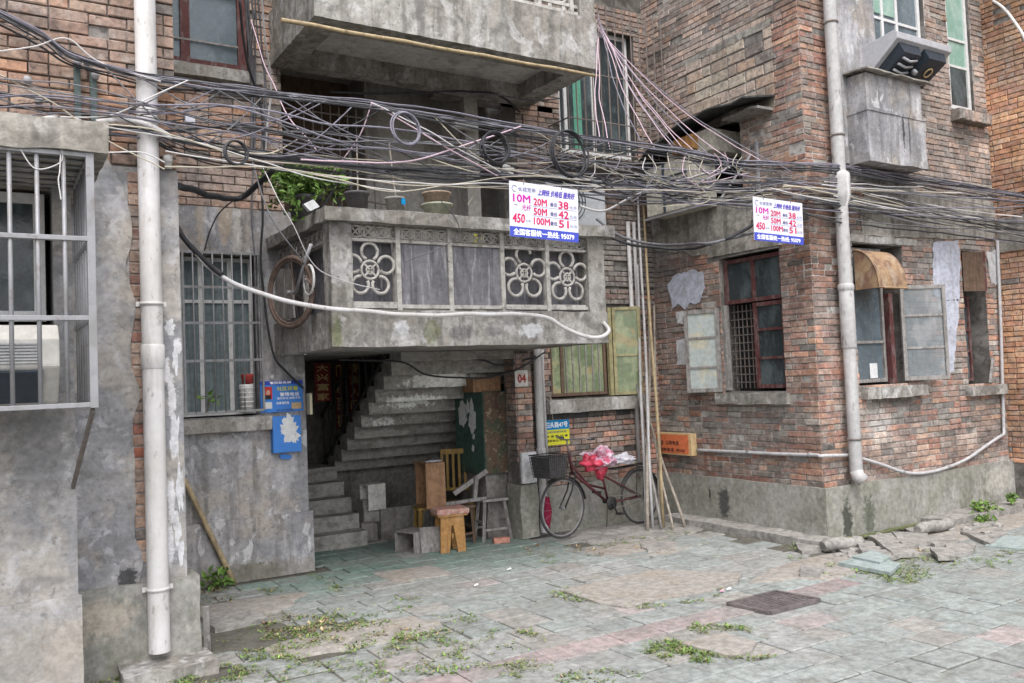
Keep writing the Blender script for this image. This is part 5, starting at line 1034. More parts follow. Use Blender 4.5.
# basket: woven wire mesh
bc = Pf(-.14, .855); mb = MB()
def bp(u, v, z): k = .82+.18*z; return bc+A1*u*.17*k+S*v*.19*k+up*(z*.28-.14)
for z in [i/7 for i in range(8)]: mb.tube([bp(-1, -1, z), bp(1, -1, z), bp(1, 1, z), bp(-1, 1, z)], .004 if z < 1 else .008, 5, closed=True)
for e in range(4):
    for k in range(11):
        s = -1+2*k/10; uv = ((s, -1), (1, s), (s, 1), (-1, s))[e]; mb.tube([bp(*uv, 0), bp(*uv, 1)], .0045, 4)
for k in range(9): s = -1+2*k/8; mb.tube([bp(s, -1, 0), bp(s, 1, 0)], .004, 4); mb.tube([bp(-1, s, 0), bp(1, s, 0)], .004, 4)
mb.build('basket_wire', 'rubber', bk)
mb = MB(); a4 = [bp(-.94, -.94, .02), bp(.94, -.94, .02), bp(.94, .94, .02), bp(-.94, .94, .02)]; b4 = [bp(-.94, -.94, .93), bp(.94, -.94, .93), bp(.94, .94, .93), bp(-.94, .94, .93)]
for i in range(4): j = (i+1) % 4; mb.face([a4[i], a4[j], b4[j], b4[i]])
mb.face(a4); mb.build('basket_lining', 'plastic_dark', bk)
# bags on rack and saddle
def lump(name, c, R, m_, label, cat, seed=0, amp=.25, parent=None, n=2, flat_=None, kind=None, ico=3, fold=9):
    bm = bmesh.new(); bmesh.ops.create_icosphere(bm, subdivisions=ico, radius=1)
    for v in bm.verts:
        k = 1+amp*noise.noise(v.co*1.6+V((seed, 0, 0)))+amp*.5*abs(noise.noise(v.co*fold+V((0, seed, 0))))
        v.co = V((v.co.x*R[0]*k, v.co.y*R[1]*k, v.co.z*R[2]*k))+V(c)
        if flat_ is not None and v.co.z < flat_: v.co.z = flat_
    me = bpy.data.meshes.new(name); bm.to_mesh(me); bm.free(); me.materials.append(M[m_]); me.polygons.foreach_set('use_smooth', [kind != 'rock']*len(me.polygons))
    o = bpy.data.objects.new(name, me); COL.objects.link(o); WM[o.name] = Matrix.Identity(4)
    if parent is not None: mw = WM[parent.name]; me.transform(mw.inverted()); o.parent = parent; WM[o.name] = mw
    return tag(o, label, cat)
s_ = thing('plastic_bag', 'crumpled red and pink plastic bag tied over the bicycle saddle', 'plastic bag', tuple(Pf(.5, .93)))
lump('bag_body', Pf(.52, .88), (.20, .13, .11), 'bag_pink', None, None, 3, .8, s_, fold=4, ico=5); lump('bag_knot', Pf(.40, .84), (.13, .10, .08), 'bag_red', None, None, 5, .9, s_, fold=4, ico=4); lump('bag_tail', Pf(.52, .74), (.07, .05, .11), 'bag_red', None, None, 8, .6, s_, fold=6)
lump('plastic_bag', Pf(.80, .82), (.18, .10, .065), 'bag_clear', 'crumpled clear grey plastic bag on the bicycle rack', 'plastic bag', 11, .8, fold=4, ico=5)
o = lump('cloth', (6.26, 9.42, .36), (.05, .03, .20), 'cloth_crimson', 'crimson cloth hanging behind the front wheel of the parked bicycle', 'cloth', 2, .4, fold=4)
# ---- old wheel and frame on balcony side
t = thing('old_bicycle', 'rusty old bicycle hung on the outer left side of the lower balcony', 'bicycle', (2.78, 8.7, 3.1))
c = atX(296, 290, 2.76)
w2 = wheel(t, (2.69, c.y-.05, c.z-.03), (-.34, .94, 0), .375, tyre='wheel_rust', rim='wheel_rust', spokes=16, tr=.026)
wheel(t, (2.79, 8.28, 3.15), (0, 1, 0), .16, tyre='plastic_white', rim='chrome', spokes=10, tr=.014)
mb = MB(); mb.tube([(2.74, c.y-.05, c.z-.03), (2.76, c.y-.35, c.z+.28), (2.78, c.y-.45, c.z+.40)], .018, 8); mb.build('fork', 'hood_grey', t)
mb = MB(); mb.tube([(2.76, c.y-.35, c.z+.28), (2.80, 8.3, 3.3)], .014, 8); mb.tube([(2.76, c.y-.3, c.z+.1), (2.8, 8.15, 3.05)], .012, 8); mb.tube([(2.74, c.y-.05, c.z-.03), (2.78, c.y+.2, c.z+.3), (2.8, c.y+.15, c.z+.45)], .010, 8); mb.build('frame', 'wheel_rust', t)
mb = MB(); mb.obox((2.79, 9.25, 3.12), (.01, 0, 0), (0, .16, .02), (0, -.03, .26)); mb.obox((2.80, 8.95, 3.08), (.01, 0, 0), (0, .12, .0), (0, .02, .26)); tag(mb.build('plank', 'grey_wood', None, rough=.008), 'grey weathered planks behind the hung bicycle wheel on the balcony side', 'planks')

# ---- pots and plants on the balcony coping
def pot(px, y, z, r0, r1, h, m_, label, soil=True, kind='pot'):
    x = px; t = thing('flower_pot', label, 'flower pot', (x, y, z))
    mb = MB(); mb.lathe((x, y, z), [(0, 0), (r0, 0), (r1*.97, h*.86), (r1*1.06, h*.87), (r1*1.06, h), (r1*.92, h), (r1*.88, h*.85), (0, h*.84)], 22); mb.build('pot_body', m_, t)
    mb = MB(); mb.lathe((x, y, z+h*.86), [(0, .006), (r1*.88, 0)], 18); mb.build('potting_soil', 'soil', t)
    return t
ZT = 3.80; X_ = lambda px, y: atY(px, 205, y).x
pot(X_(357, 7.98), 7.98, ZT, .08, .12, .19, 'plastic_dark', 'dark plastic pot with a bare stick, leftmost small pot on the balcony coping')
tag(MB().tube([(X_(358, 7.98), 7.98, ZT+.1), (X_(358, 7.98)+.01, 7.98, ZT+.75)], .007, 5).build('stick', 'bamboo_grey'), 'thin bare stick standing in the dark plastic pot', 'stick')
tp = pot(X_(395, 7.98), 7.98, ZT, .085, .095, .17, 'rock', 'squat grey pot with a torn blue label and a stick on the coping')
mb = MB(); mb.box(X_(401, 7.9), X_(405, 7.9), 7.885, 7.892, ZT+.09, ZT+.15); mb.build('blue_label', 'sign_cyan', tp)
tag(MB().tube([(X_(397, 7.98), 7.98, ZT+.1), (X_(394, 7.98), 7.98, ZT+.38), (X_(391, 7.98), 7.98, ZT+.75)], .008, 5).build('stick', 'bamboo_grey'), 'crooked bare stick standing in the squat grey pot', 'stick')
pot(X_(437, 7.99), 7.99, ZT, .11, .16, .135, 'glaze', 'wide glazed bowl under the terracotta pot on the coping')
pot(X_(437, 7.99), 7.99, ZT+.136, .12, .145, .12, 'terracotta', 'terracotta pot stacked on the glazed bowl on the coping')
pot(2.93, 8.75, ZT, .14, .17, .28, 'plastic_dark', 'large dark pot holding the leafy plant at the balcony corner')
t = thing('potted_plant', 'bushy bright green plant spilling over the left end of the lower balcony', 'plant', (2.93, 8.75, ZT+.25))
rp = random.Random(5); mb = MB(); fol = MB()
for i in range(34):
    a = rp.uniform(0, 2*PI); L = rp.uniform(.25, .5); p0 = V((2.93, 8.75, ZT+.26)); e = p0+V((math.cos(a)*L*.8, math.sin(a)*L*.8, rp.uniform(-.08, .32))); m_ = (p0+e)/2+V((0, 0, .14))
    path = smooth_path([p0, m_, e], 4); mb.tube(path, .004, 4)
    for q in path[2:]: leafy(fol, q, (.05, .05, .04), 7, .075, GREEN, up=.1, rnd=rp)
leafy(fol, (2.80, 8.70, ZT+.46), (.36, .34, .15), 260, .08, GREEN, rnd=rp); leafy(fol, (2.72, 8.45, ZT+.14), (.10, .12, .2), 60, .07, GREEN, rnd=rp)
mb.build('stems', 'bark', t); fol.build('foliage', 'leaf', t)
mb = MB(); q = atY(311, 208, 8.05); mb.obox(q+V((0, 0, .02)), (.05, 0, .025), (.0, .03, 0), (-.03, 0, .035)); tag(mb.build('paper_packet', 'torn_paper', None, rough=.01), 'crumpled pale packet on the balcony corner beside the leafy plant', 'packet')
# iron gate frame on landing
t = thing('folded_rack', 'black folded metal rack standing on the balcony behind the pots', 'metal rack', (3.3, 8.4, 3.8))
mb = MB()
for x, z0_, z1_ in ((3.0, 3.8, 4.6), (3.42, 3.8, 4.6)): mb.bar((x, 8.7, z0_), (x, 8.7, z1_), .03, .03)
mb.bar((3.0, 8.68, 3.82), (3.42, 8.68, 4.5), .025, .03); mb.bar((3.0, 8.72, 4.5), (3.42, 8.72, 3.82), .025, .03)
for z in (3.95, 4.2, 4.5): mb.bar((3.0, 8.7, z), (3.42, 8.7, z), .02, .02)
mb.build('rack_frame', 'black_iron', t)

# ---- junk under the balcony
def stool_splayed(name, label, cat, c, w_, d_, h, m_, top_m, rot=0, leg=.03, splay=.04, th=.03):
    c = V(c); t = thing(name, label, cat, tuple(c), rot); R_ = Matrix.Rotation(rot, 4, 'Z'); tr = lambda x, y, z: c+(R_ @ V((x, y, z)))
    ex, ey = (R_ @ V((1, 0, 0))), (R_ @ V((0, 1, 0)))
    mb = MB(); mb.obox(tr(0, 0, h-th/2), ex*w_/2, ey*d_/2, V((0, 0, th/2))); mb.build('seat', top_m, t, rough=.003, bevel=None)
    for sx in (-1, 1):
        for sy in (-1, 1):
            mb = MB(); mb.bar(tr(sx*(w_/2+splay-.03), sy*(d_/2+splay-.03), 0), tr(sx*(w_/2-.04), sy*(d_/2-.04), h-th), leg, leg); mb.build('leg', m_, t)
    mb = MB(); k = .28
    for s in (-1, 1):
        mb.bar(tr(-w_/2-splay*.6+.03, s*(d_/2+splay*.5-.03), h*k), tr(w_/2+splay*.6-.03, s*(d_/2+splay*.5-.03), h*k), leg*.7, leg*.8); mb.bar(tr(s*(w_/2+splay*.4-.03), -d_/2-splay*.5+.03, h*k*1.6), tr(s*(w_/2+splay*.4-.03), d_/2+splay*.5-.03, h*k*1.6), leg*.7, leg*.8)
    mb.build('stretcher', m_, t); return t, tr, ex, ey
# orange plank stool, front
c0 = atZ(452, 551, 0); c0 = V((4.93, 9.62, 0)); ang = math.radians(-8)
t = thing('plank_stool', 'stout orange wooden stool with a worn pink cushion top, foremost of the furniture', 'stool', tuple(c0), ang); R_ = Matrix.Rotation(ang, 4, 'Z'); tr = lambda x, y, z: c0+(R_ @ V((x, y, z)))
HS = .50; 
for s in (-1, 1):
    mb = MB(); y = s*.10
    pl_ = [(-.165, 0), (-.045, 0), (-.02, .27), (-.01, .33), (.01, .33), (.02, .27), (.06, 0), (.165, 0), (.15, HS-.055), (-.15, HS-.055)]
    mb.prism([tr(x, y-.012, z) for x, z in pl_], (R_ @ V((0, .024, 0)))); mb.build('leg_panel', 'wood_orange', t, bevel=.003)
mb = MB(); mb.obox(tr(0, 0, .20), R_ @ V((.012, 0, 0)), R_ @ V((0, .10, 0)), V((0, 0, .03))); mb.build('stretcher', 'wood_orange', t)
mb = MB(); mb.obox(tr(0, 0, HS-.045), R_ @ V((.19, 0, 0)), R_ @ V((0, .14, 0)), V((0, 0, .012))); mb.build('seat', 'wood_orange', t)
mb = MB(); mb.obox(tr(0, 0, HS+.0), R_ @ V((.205, 0, 0)), R_ @ V((0, .155, 0)), V((0, 0, .035))); mb.build('cushion', 'cushion', t, rough=.012, seg=.05, bevel=.018)
# yellow low stool carrying the drawer
ct = V((5.0, 10.17, 0)); stool_splayed('low_stool', 'low yellow wooden stool carrying the upright wooden case', 'stool', ct, .50, .32, .495, 'wood_yellow', 'wood_yellow', rot=-.2, leg=.04, splay=.01)
def open_box(name, label, cat, c, hx, hy, hz, rot, m_in, m_out, open_dir='y', th=.015, tilt=0, group=None):
    """box with one open side (towards local -x or -y)"""
    c = V(c); R_ = Matrix.Rotation(rot, 4, 'Z') @ Matrix.Rotation(tilt, 4, 'X'); t = thing(name, label, cat, tuple(c), rot, group)
    ex, ey, ez = (R_ @ V((1, 0, 0))), (R_ @ V((0, 1, 0))), (R_ @ V((0, 0, 1)))
    mb = MB(); cc = c+V((0, 0, hz))
    mb.obox(cc+ez*(hz-th/2), ex*hx, ey*hy, ez*th/2); mb.obox(cc-ez*(hz-th/2), ex*hx, ey*hy, ez*th/2)
    if open_dir == 'x':
        mb.obox(cc+ey*(hy-th/2), ex*(hx-.001), ey*th/2, ez*(hz-th)); mb.obox(cc-ey*(hy-th/2), ex*(hx-.001), ey*th/2, ez*(hz-th)); mb.build('shell', m_out, t)
        mb = MB(); mb.obox(cc+ex*(hx-th), ex*th/2, ey*(hy-th), ez*(hz-th))
    else:
        mb.obox(cc+ex*(hx-th/2), ex*th/2, ey*(hy-.001), ez*(hz-th)); mb.obox(cc-ex*(hx-th/2), ex*th/2, ey*(hy-.001), ez*(hz-th)); mb.build('shell', m_out, t)
        mb = MB(); mb.obox(cc+ey*(hy-th), ex*(hx-th), ey*th/2, ez*(hz-th))
    mb.build('back_panel', m_in, t); return t
open_box('wooden_case', 'upright brown open wooden case with a plastic scrap on top', 'wooden case', (4.92, 10.10, .50), .13, .21, .285, -.12, 'wood_dark', 'wood_brown', 'x')
o = lump('plastic_scrap', (4.94, 10.03, 1.08), (.10, .05, .014), 'bag_clear', 'thin white plastic scrap lying on the upright wooden case', 'plastic scrap', 4, .5)
open_box('wooden_crate', 'grey weathered wooden crate lying on its side beside the orange stool', 'crate', (4.58, 9.95, 0), .15, .17, .13, .35, 'wood_dark', 'grey_wood', 'x')
mb = MB(); mb.obox((4.72, 9.74, .155), (.12, -.03, 0), (.01, .02, .0), (0.0, .02, .15)); tag(mb.build('board', 'grey_wood', None, rough=.004), 'grey board leaning against the weathered crate beside the orange stool', 'board')
q = atY(376, 505, 10.9); open_box('white_box', 'small white open box standing on the low concrete wall', 'box', (q.x, 11.0, .42), .13, .12, .17, .1, 'inner_wall', 'tile_white', 'x')
# yellow slatted chair
cc = V((5.46, 10.38, 0)); rr = -.45; t = thing('slatted_chair', 'dark yellow wooden chair with a slatted back beside the green cabinet', 'chair', tuple(cc), rr); R_ = Matrix.Rotation(rr, 4, 'Z'); tr = lambda x, y, z: cc+(R_ @ V((x, y, z)))
for s in (-1, 1):
    mb = MB(); mb.bar(tr(s*.19, -.19, 0), tr(s*.19, -.19, .44), .035, .035); mb.build('leg', 'wood_yellow', t); mb = MB(); mb.bar(tr(s*.19, .19, 0), tr(s*.19, .24, 1.15), .035, .035); mb.build('leg', 'wood_yellow', t)
mb = MB(); mb.obox(tr(0, 0, .455), R_ @ V((.21, 0, 0)), R_ @ V((0, .21, 0)), V((0, 0, .015))); mb.build('seat', 'wood_yellow', t)
mb = MB(); mb.bar(tr(-.2, .235, 1.13), tr(.2, .235, 1.13), .03, .07); mb.bar(tr(-.2, .215, .62), tr(.2, .215, .62), .025, .04)
for i in range(4): x = -.12+i*.08; mb.bar(tr(x, .215, .62), tr(x, .235, 1.1), .035, .012)
mb.build('backrest', 'wood_yellow', t)
# grey square stool right, and broken dark chair
stool_splayed('square_stool', 'bare grey wooden stool with splayed legs in front of the cabinet', 'stool', (5.72, 9.93, 0), .36, .28, .54, 'grey_wood', 'grey_wood', rot=-.12, leg=.032, splay=.045)
t, tr, ex, ey = stool_splayed('broken_chair', 'dark broken wooden chair without back right behind the orange stool', 'chair', (5.22, 9.98, 0), .38, .34, .49, 'wood_dark', 'wood_dark', rot=.1, leg=.035, splay=.01)
t = thing('wood_scraps', 'two grey wooden arms propped across the broken chair and square stool', 'wood scraps', (5.4, 9.95, .55))
mb = MB(); mb.bar((5.20, 10.0, .64), (5.66, 9.92, .90), .04, .06); mb.build('long_arm', 'grey_wood', t); mb = MB(); mb.bar((5.46, 9.93, .52), (5.50, 9.93, .82), .05, .05); mb.bar((5.05, 9.95, .53), (5.62, 9.90, .55), .05, .04); mb.build('support', 'grey_wood', t)
# green cabinet hung beside the pillar
t = thing('metal_cabinet', 'tall rusty green metal cabinet with torn paper on its side', 'cabinet', (5.75, 10.2, .82))
pA, pB, pC = atY(482, 392, 9.95), atY(510, 391, 9.95), atX(454, 391, atY(482, 392, 9.95).x)
xa, xb_, yb_ = pA.x, pB.x, pC.y; zt = pA.z; zb_ = .84
mb = MB(); mb.box(xa, xb_, 9.95, yb_, zb_, zt); mb.build('body', 'cab_green', t, bevel=.006)
mb = MB(); mb.box(xa+.01, xb_-.01, 9.938, 9.95, zb_+.01, zt-.01); mb.build('door', 'cab_rust', t, bevel=.003)
PC = Plane('X', xa); n_ = yb_-9.95
for i, (v, z, a, b) in enumerate([(.70, 1.66, .10, .16), (.35, 1.60, .09, .17), (.35, 1.34, .03, .04), (.38, 1.18, .03, .06), (.52, 1.72, .05, .10)]):
    mb = MB(); mb.prism(blob(PC, 9.95+n_*v, z, a, b, .001, seed=60+i, rag=.7), outv(PC, .002)); mb.build('torn_paper', 'torn_paper', t)
mb = MB(); mb.box(xa+.04, xb_-.02, 10.0, yb_-.05, 0, zb_-.001); tag(mb.build('brick_stand', 'inner_wall', None, rough=.02), 'dark masonry stand carrying the green cabinet', 'stand')
mb = MB(); q = atY(484, 389, 10.1); mb.box(q.x-.22, q.x+.20, 10.0, 10.3, zt, zt+.20); mb2 = mb.build('wooden_box', 'wood_brown', None, bevel=.004); tag(mb2, 'small brown wooden box lying on top of the green cabinet', 'box')
mb = MB(); q = atZ(502, 543); mb.obox(V((q.x, q.y+.02, .035)), (.10, -.03, 0), (.02, .055, 0), (0, 0, .032)); tag(mb.build('loose_brick', 'brick_red', None, bevel=.006), 'single pale red brick on the pavement right of the stools', 'brick')
# boxes at the foot of the stairs
mb = MB(); q = atY(345, 495, 11.05); mb.box(4.34, 4.62, 10.95, 11.2, .255, .55); tag(mb.build('stone_block', 'rock', None, rough=.015), 'stacked brown stone block at the foot of the stairs', 'stone block')

# ---- leaning poles in the corner
poles = [((685, 528), (644, 405), .022, 'bamboo_grey', 1), ((673, 531), (648, 410), .018, 'bamboo_grey', 2), ((647, 531), (650, 300), .026, 'bamboo_grey', 3), ((653, 529), (638, 195), .022, 'pvc_grey', 4), ((660, 526), (654, 305), .020, 'bamboo_grey', 5), ((664, 528), (643, 205), .024, 'bamboo', 6), ((646, 527), (637, 265), .024, 'pvc_grey', 7), ((661, 530), (634, 370), .02, 'grey_wood', 8)]
plab = ['pale bamboo pole leaning out furthest right of the pole bundle', 'short grey bamboo pole in the leaning bundle', 'thick greyed bamboo pole at the front of the bundle', 'long grey pipe at the left of the pole bundle, reaching highest', 'tall thin greyed pole in the middle of the bundle', 'tall pale bamboo pole leaning in the brick corner', 'thick grey pipe at the left foot of the pole bundle', 'short grey batten leaning left across the pole bundle']
for (b_, t_, r_, m_, k), lb_ in zip(poles, plab):
    p = atZ(*b_); p.z = .0; q = atX(t_[0], t_[1], 8.42) if atX(t_[0], t_[1], 8.42).y < 9.62 else atY(t_[0], t_[1], 9.66)
    pts = [p.lerp(q, s/8)+V((.012*math.sin(s*1.1+k), .01*math.cos(s+k), 0)) for s in range(9)]
    rs = [r_*(1-.03*s) for s in range(9)]
    mb = MB(); mb.tube(pts, rs, 9)
    if 'bamboo' in m_:
        for s in range(1, 8): mb.ring(pts[s], V((1, 0, 0)), V((0, 1, 0)), rs[s]*1.02, .003, 10, 4)
    tag(mb.build('pole', m_), lb_, 'pole', None)
# bamboo at left wall
def bamboo_pole(p, q, r, label, n=9, m_='bamboo'):
    p, q = V(p), V(q); mb = MB(); mb.tube([p.lerp(q, s/n)+V((0, 0, .006*math.sin(s*2))) for s in range(n+1)], [r*(1-.015*s) for s in range(n+1)], 10)
    d = (q-p).normalized(); a = d.cross(V((0, 1, 0))).normalized(); b = d.cross(a)
    for s in range(1, n): mb.ring(p.lerp(q, s/n), a, b, r*(1-.015*s)*1.03, .004, 12, 4)
    return tag(mb.build('bamboo_pole', m_), label, 'pole')
q = atZ(234, 584); bamboo_pole((q.x, q.y-.03, 0), atY(184, 479, 9.68), .030, 'short bamboo pole leaning against the grey wall left of the doorway', 5)
bamboo_pole(atY(281, 20, 7.95), atY(598, 76, 8.15), .022, 'long bamboo pole slung beneath the upper balcony', 12)
mb = MB(); a, b = atZ(208, 655), V((1.50, 7.18, .40)); mb.bar((a.x, a.y, 0), b, .05, .02); tag(mb.build('board', 'grey_wood'), 'thin grey board leaning on the base of the left pier', 'board')
# brackets high on the left pier
t = thing('cable_bracket', 'pair of green grey cable brackets with round porcelain insulators on the left pier', 'bracket', (.68, 7.15, 4.3))
for x, z0_, z1_ in ((.66, 4.12, 4.62), (.77, 4.0, 4.55)): mb = MB(); mb.box(x-.022, x+.022, 7.14, 7.18, z0_, z1_); mb.build('strap', 'bracket_green', t)
for x, z in ((.66, 4.60), (.73, 4.62), (.78, 4.52), (.655, 4.15), (.40, 4.28), (.33, 4.42)):
    mb = MB(); mb.lathe((x, 7.13, z), [(0, -.04), (.022, -.04), (.03, -.02), (.018, 0), (.03, .02), (.022, .04), (0, .04)], 12, ax=(0, 1, 0)); mb.build('insulator', 'porcelain', t)
mb = MB(); q = atY(190, 120, 7.0); mb.obox(q, (.035, 0, -.01), (0, .02, 0), (0, 0, .03)); tag(mb.build('junction_box', 'sign_white', None, bevel=.004), 'small white junction box hanging on the cables right of the white drainpipe', 'junction box')
mb = MB(); q = atY(168, 162, 7.1); mb.lathe(q, [(0, -.05), (.03, -.05), (.03, .0), (.036, .0), (.036, .05), (0, .05)], 12); tag(mb.build('pipe_cap', 'plastic_white'), 'small white cap on top of the plastered pier beside the drainpipe', 'cap')
mb = MB(); q = atY(508, 170, 7.2); mb.obox(q, (.05, 0, -.02), (0, .03, 0), (.01, 0, .035)); tag(mb.build('junction_box', 'plastic_white', None, bevel=.005), 'small white junction box tangled in cables above the left price sign', 'junction box')
mb = MB(); q = atY(463, 126, 9.6); mb.box(q.x-.17, q.x+.17, 9.5, 9.6, q.z-.05, q.z+.04); tag(mb.build('wall_lamp', 'plastic_white', None, bevel=.01), 'flat white wall lamp fixture in the shaded recess above the balcony', 'lamp')
mb = MB(); mb.box(5.45, 5.6, 9.66, 9.70, 3.55, 4.2); tag(mb.build('yellow_panel', 'post_yellow'), 'dull yellow strip standing in the recess behind the coping', 'panel')

# ---- cables
NC = [0]
def cable(pts, r, m_, label, group=None, cat='cable', n=5, k=8, wob=.018):
    """pts: (px, py, depth plane Y) points on real planes in front of the walls"""
    P = [atY(px, py, (6.72 if px < 1000 else 6.3) if px > 770 and y > 6.5 else (min(y, 6.9) if px > 700 else y)) for px, py, y in pts]; mb = MB(); mb.tube([q+V((noise.noise(q*2.3+V((len(pts), NC[0]*1.7, 0))), noise.noise(q*2.1+V((5, NC[0]*1.3, 0))), noise.noise(q*2.7+V((0, 3, NC[0]*1.9)))))*wob for q in smooth_path(P, k)], r, n); NC[0] += 1
    return tag(mb.build('cable', m_), label, cat, group)
rc = random.Random(21)
Uc = [(-20, 8), (40, 38), (75, 60), (150, 80), (230, 90), (300, 98), (372, 106), (440, 117), (520, 130), (600, 142), (680, 154), (740, 166), (830, 170), (900, 180), (960, 188), (1040, 200)]
Mc = [(-20, 92), (60, 104), (150, 118), (240, 126), (330, 141), (400, 152), (520, 166), (620, 180), (720, 186), (830, 191), (900, 205), (1040, 224)]
Lc = [(-20, 128), (60, 124), (140, 128), (172, 139), (210, 148), (260, 156), (360, 166), (430, 171), (560, 180), (640, 186), (760, 193), (840, 198), (930, 214), (1040, 234)]
def vary(path, dy, amp, y0, sagx=0):
    ph = rc.uniform(0, 6); f = rc.uniform(.006, .015)
    return [(x, y+dy+amp*math.sin(x*f+ph)+amp*.4*math.sin(x*.04+ph), y0+.08*math.sin(x*.01+ph)) for x, y in path]
def yl(path, x):
    for (a, b), (c, d) in zip(path, path[1:]):
        if a <= x <= c: return b+(d-b)*(x-a)/(c-a)
    return path[-1][1]
GU, GM, GL_ = 'black cables bundled in the upper line across the facade', 'cables of the middle line across the facade', 'cables of the lowest line across the facade'
for i in range(15): cable(vary(Uc, rc.uniform(-4, 5), 2.6, 7.02+rc.uniform(-.08, .06)), rc.uniform(.004, .009), rc.choice(['wire_black', 'wire_black', 'wire_grey', 'wire_violet']), 'thin dark cable in the topmost bundle strung across the whole facade', GU)
for i in range(13): cable(vary(Mc, rc.uniform(-12, 14), 10, 7.0+rc.uniform(-.1, .1)), rc.uniform(.004, .0085), rc.choice(['wire_black', 'wire_grey', 'wire_grey', 'wire_violet', 'wire_black']), 'thin dark cable in the loose middle line strung across the facade', GM)
for i in range(10): cable(vary(Lc, rc.uniform(-5, 12), 6, 7.0+rc.uniform(-.08, .1)), rc.uniform(.004, .0085), rc.choice(['wire_black', 'wire_grey', 'wire_beige', 'wire_black']), 'dark cable in the lowest line strung across the facade', GL_)
cable([(95, 122, 7.0), (125, 121, 6.98), (150, 127, 6.96), (172, 138, 6.96)], .022, 'pvc', 'white plastic sleeve tube crossing the white drainpipe', None, 'tube', 8)
cable([(x, y, 6.95) for x, y in Lc[3:11]], .015, 'wire_black', 'thickest black cable of the lowest line, above the balcony', None, n=7)
cable([(-10, 124, 6.7), (30, 122, 6.8), (57, 119, 6.95)], .022, 'pvc', 'white plastic sleeve tube at the far left edge above the cage', None, 'tube', 8)
beige = [[(-10, 52), (35, 47), (68, 39), (100, 62), (160, 82)], [(-10, 70), (50, 100), (100, 135), (165, 170)], [(-10, 108), (45, 128), (95, 150), (140, 153), (165, 163)], [(60, 117), (110, 115), (150, 98), (188, 80)], [(165, 166), (260, 168), (300, 172), (430, 186), (512, 186)], [(165, 150), (300, 172), (420, 183), (510, 184), (600, 187)], [(95, 125), (190, 142), (260, 160), (310, 178), (400, 190)], [(300, 172), (380, 190), (430, 188), (512, 176), (590, 180)]]
for i, b in enumerate(beige): cable([(x, y, 6.9) for x, y in b], .0055, rc.choice(['wire_beige', 'wire_white']), 'pale beige wire crossing the dark bundles on the left half', 'pale beige wires crossing the bundles')
# pink fan from the corner of the upper balcony
src = atY(598, 14, 8.15)
ends = [(640, 140), (655, 150), (676, 152), (684, 155), (688, 155), (700, 158), (716, 162), (735, 165), (764, 163), (790, 172), (600, 142), (610, 150)]
for i, (x, y) in enumerate(ends):
    yy0 = 8.15; mx, my = (598+x)/2, (14+i*2.0+y)/2+rc.uniform(3, 12)
    cable([(598.5+rc.uniform(-1, 1), 14+i*2.2, 8.12), (mx-4, my, 7.6), (x, y, 7.05)], .0055, 'wire_pink' if i % 3 else 'wire_violet', 'pinkish white wire fanning down from the corner of the upper balcony', 'pink wires fanning from the upper balcony')
for i in range(18):
    x = rc.choice([600, 618, 636, 648, 660, 672, 688, 702, 716, 728, 740, 752])+rc.uniform(-5, 5); y = 152+rc.uniform(0, 6); L = rc.uniform(15, 50)
    cable([(x, y, 6.98), (x+rc.uniform(-6, 8), y+L*.5, 6.9), (x+rc.uniform(-25, 25), y+L, 6.95), (x+rc.uniform(-50, 60), y+L+rc.uniform(-12, 6), 6.95)], .005, rc.choice(['wire_pink', 'wire_white', 'wire_beige', 'wire_violet']), 'pale loose wire dangling in the tangle before the wing', 'loose pale wires in the tangle')
for i in range(34):
    x = rc.uniform(380, 740); dx = rc.uniform(50, 160); pa, pb = rc.sample([Uc, Mc, Lc, Mc], 2); y = yl(pa, x); dy = yl(pb, x+dx)-y
    cable([(x, y, 6.95), (x+dx*.5, y+dy*.5+rc.uniform(2, 22), 6.9), (x+dx, y+dy, 7.0)], rc.uniform(.004, .006), rc.choice(['wire_grey', 'wire_beige', 'wire_grey', 'wire_black', 'wire_black', 'wire_violet']), 'short thin wire crossing the main cable lines between balcony and wing', 'short crossing wires')
for i in range(20):
    x = rc.uniform(60, 330); dx = rc.uniform(60, 160); pa, pb = rc.sample([Uc, Mc, Lc], 2); y = yl(pa, x); dy = yl(pb, x+dx)-y
    cable([(x, y, 6.95), (x+dx*.5, y+dy*.5+8, 6.9), (x+dx, y+dy, 7.0)], .0055, rc.choice(['wire_grey', 'wire_violet', 'wire_black', 'wire_beige']), 'short thin wire crossing the main cable lines above the leafy plant', 'short crossing wires, left')
for i in range(12):
    x = rc.uniform(760, 880); y = 180+rc.uniform(0, 22); dx = rc.uniform(90, 200); dy = rc.uniform(0, 30)
    cable([(x, y, 6.66), (x+dx*.5, y+dy*.5+rc.uniform(0, 6), 6.62), (x+dx, y+dy, 6.66)], rc.uniform(.006, .010), rc.choice(['wire_grey', 'wire_beige', 'wire_white', 'wire_grey']), 'grey cable running along the front face of the wing', 'grey cables along the wing front')
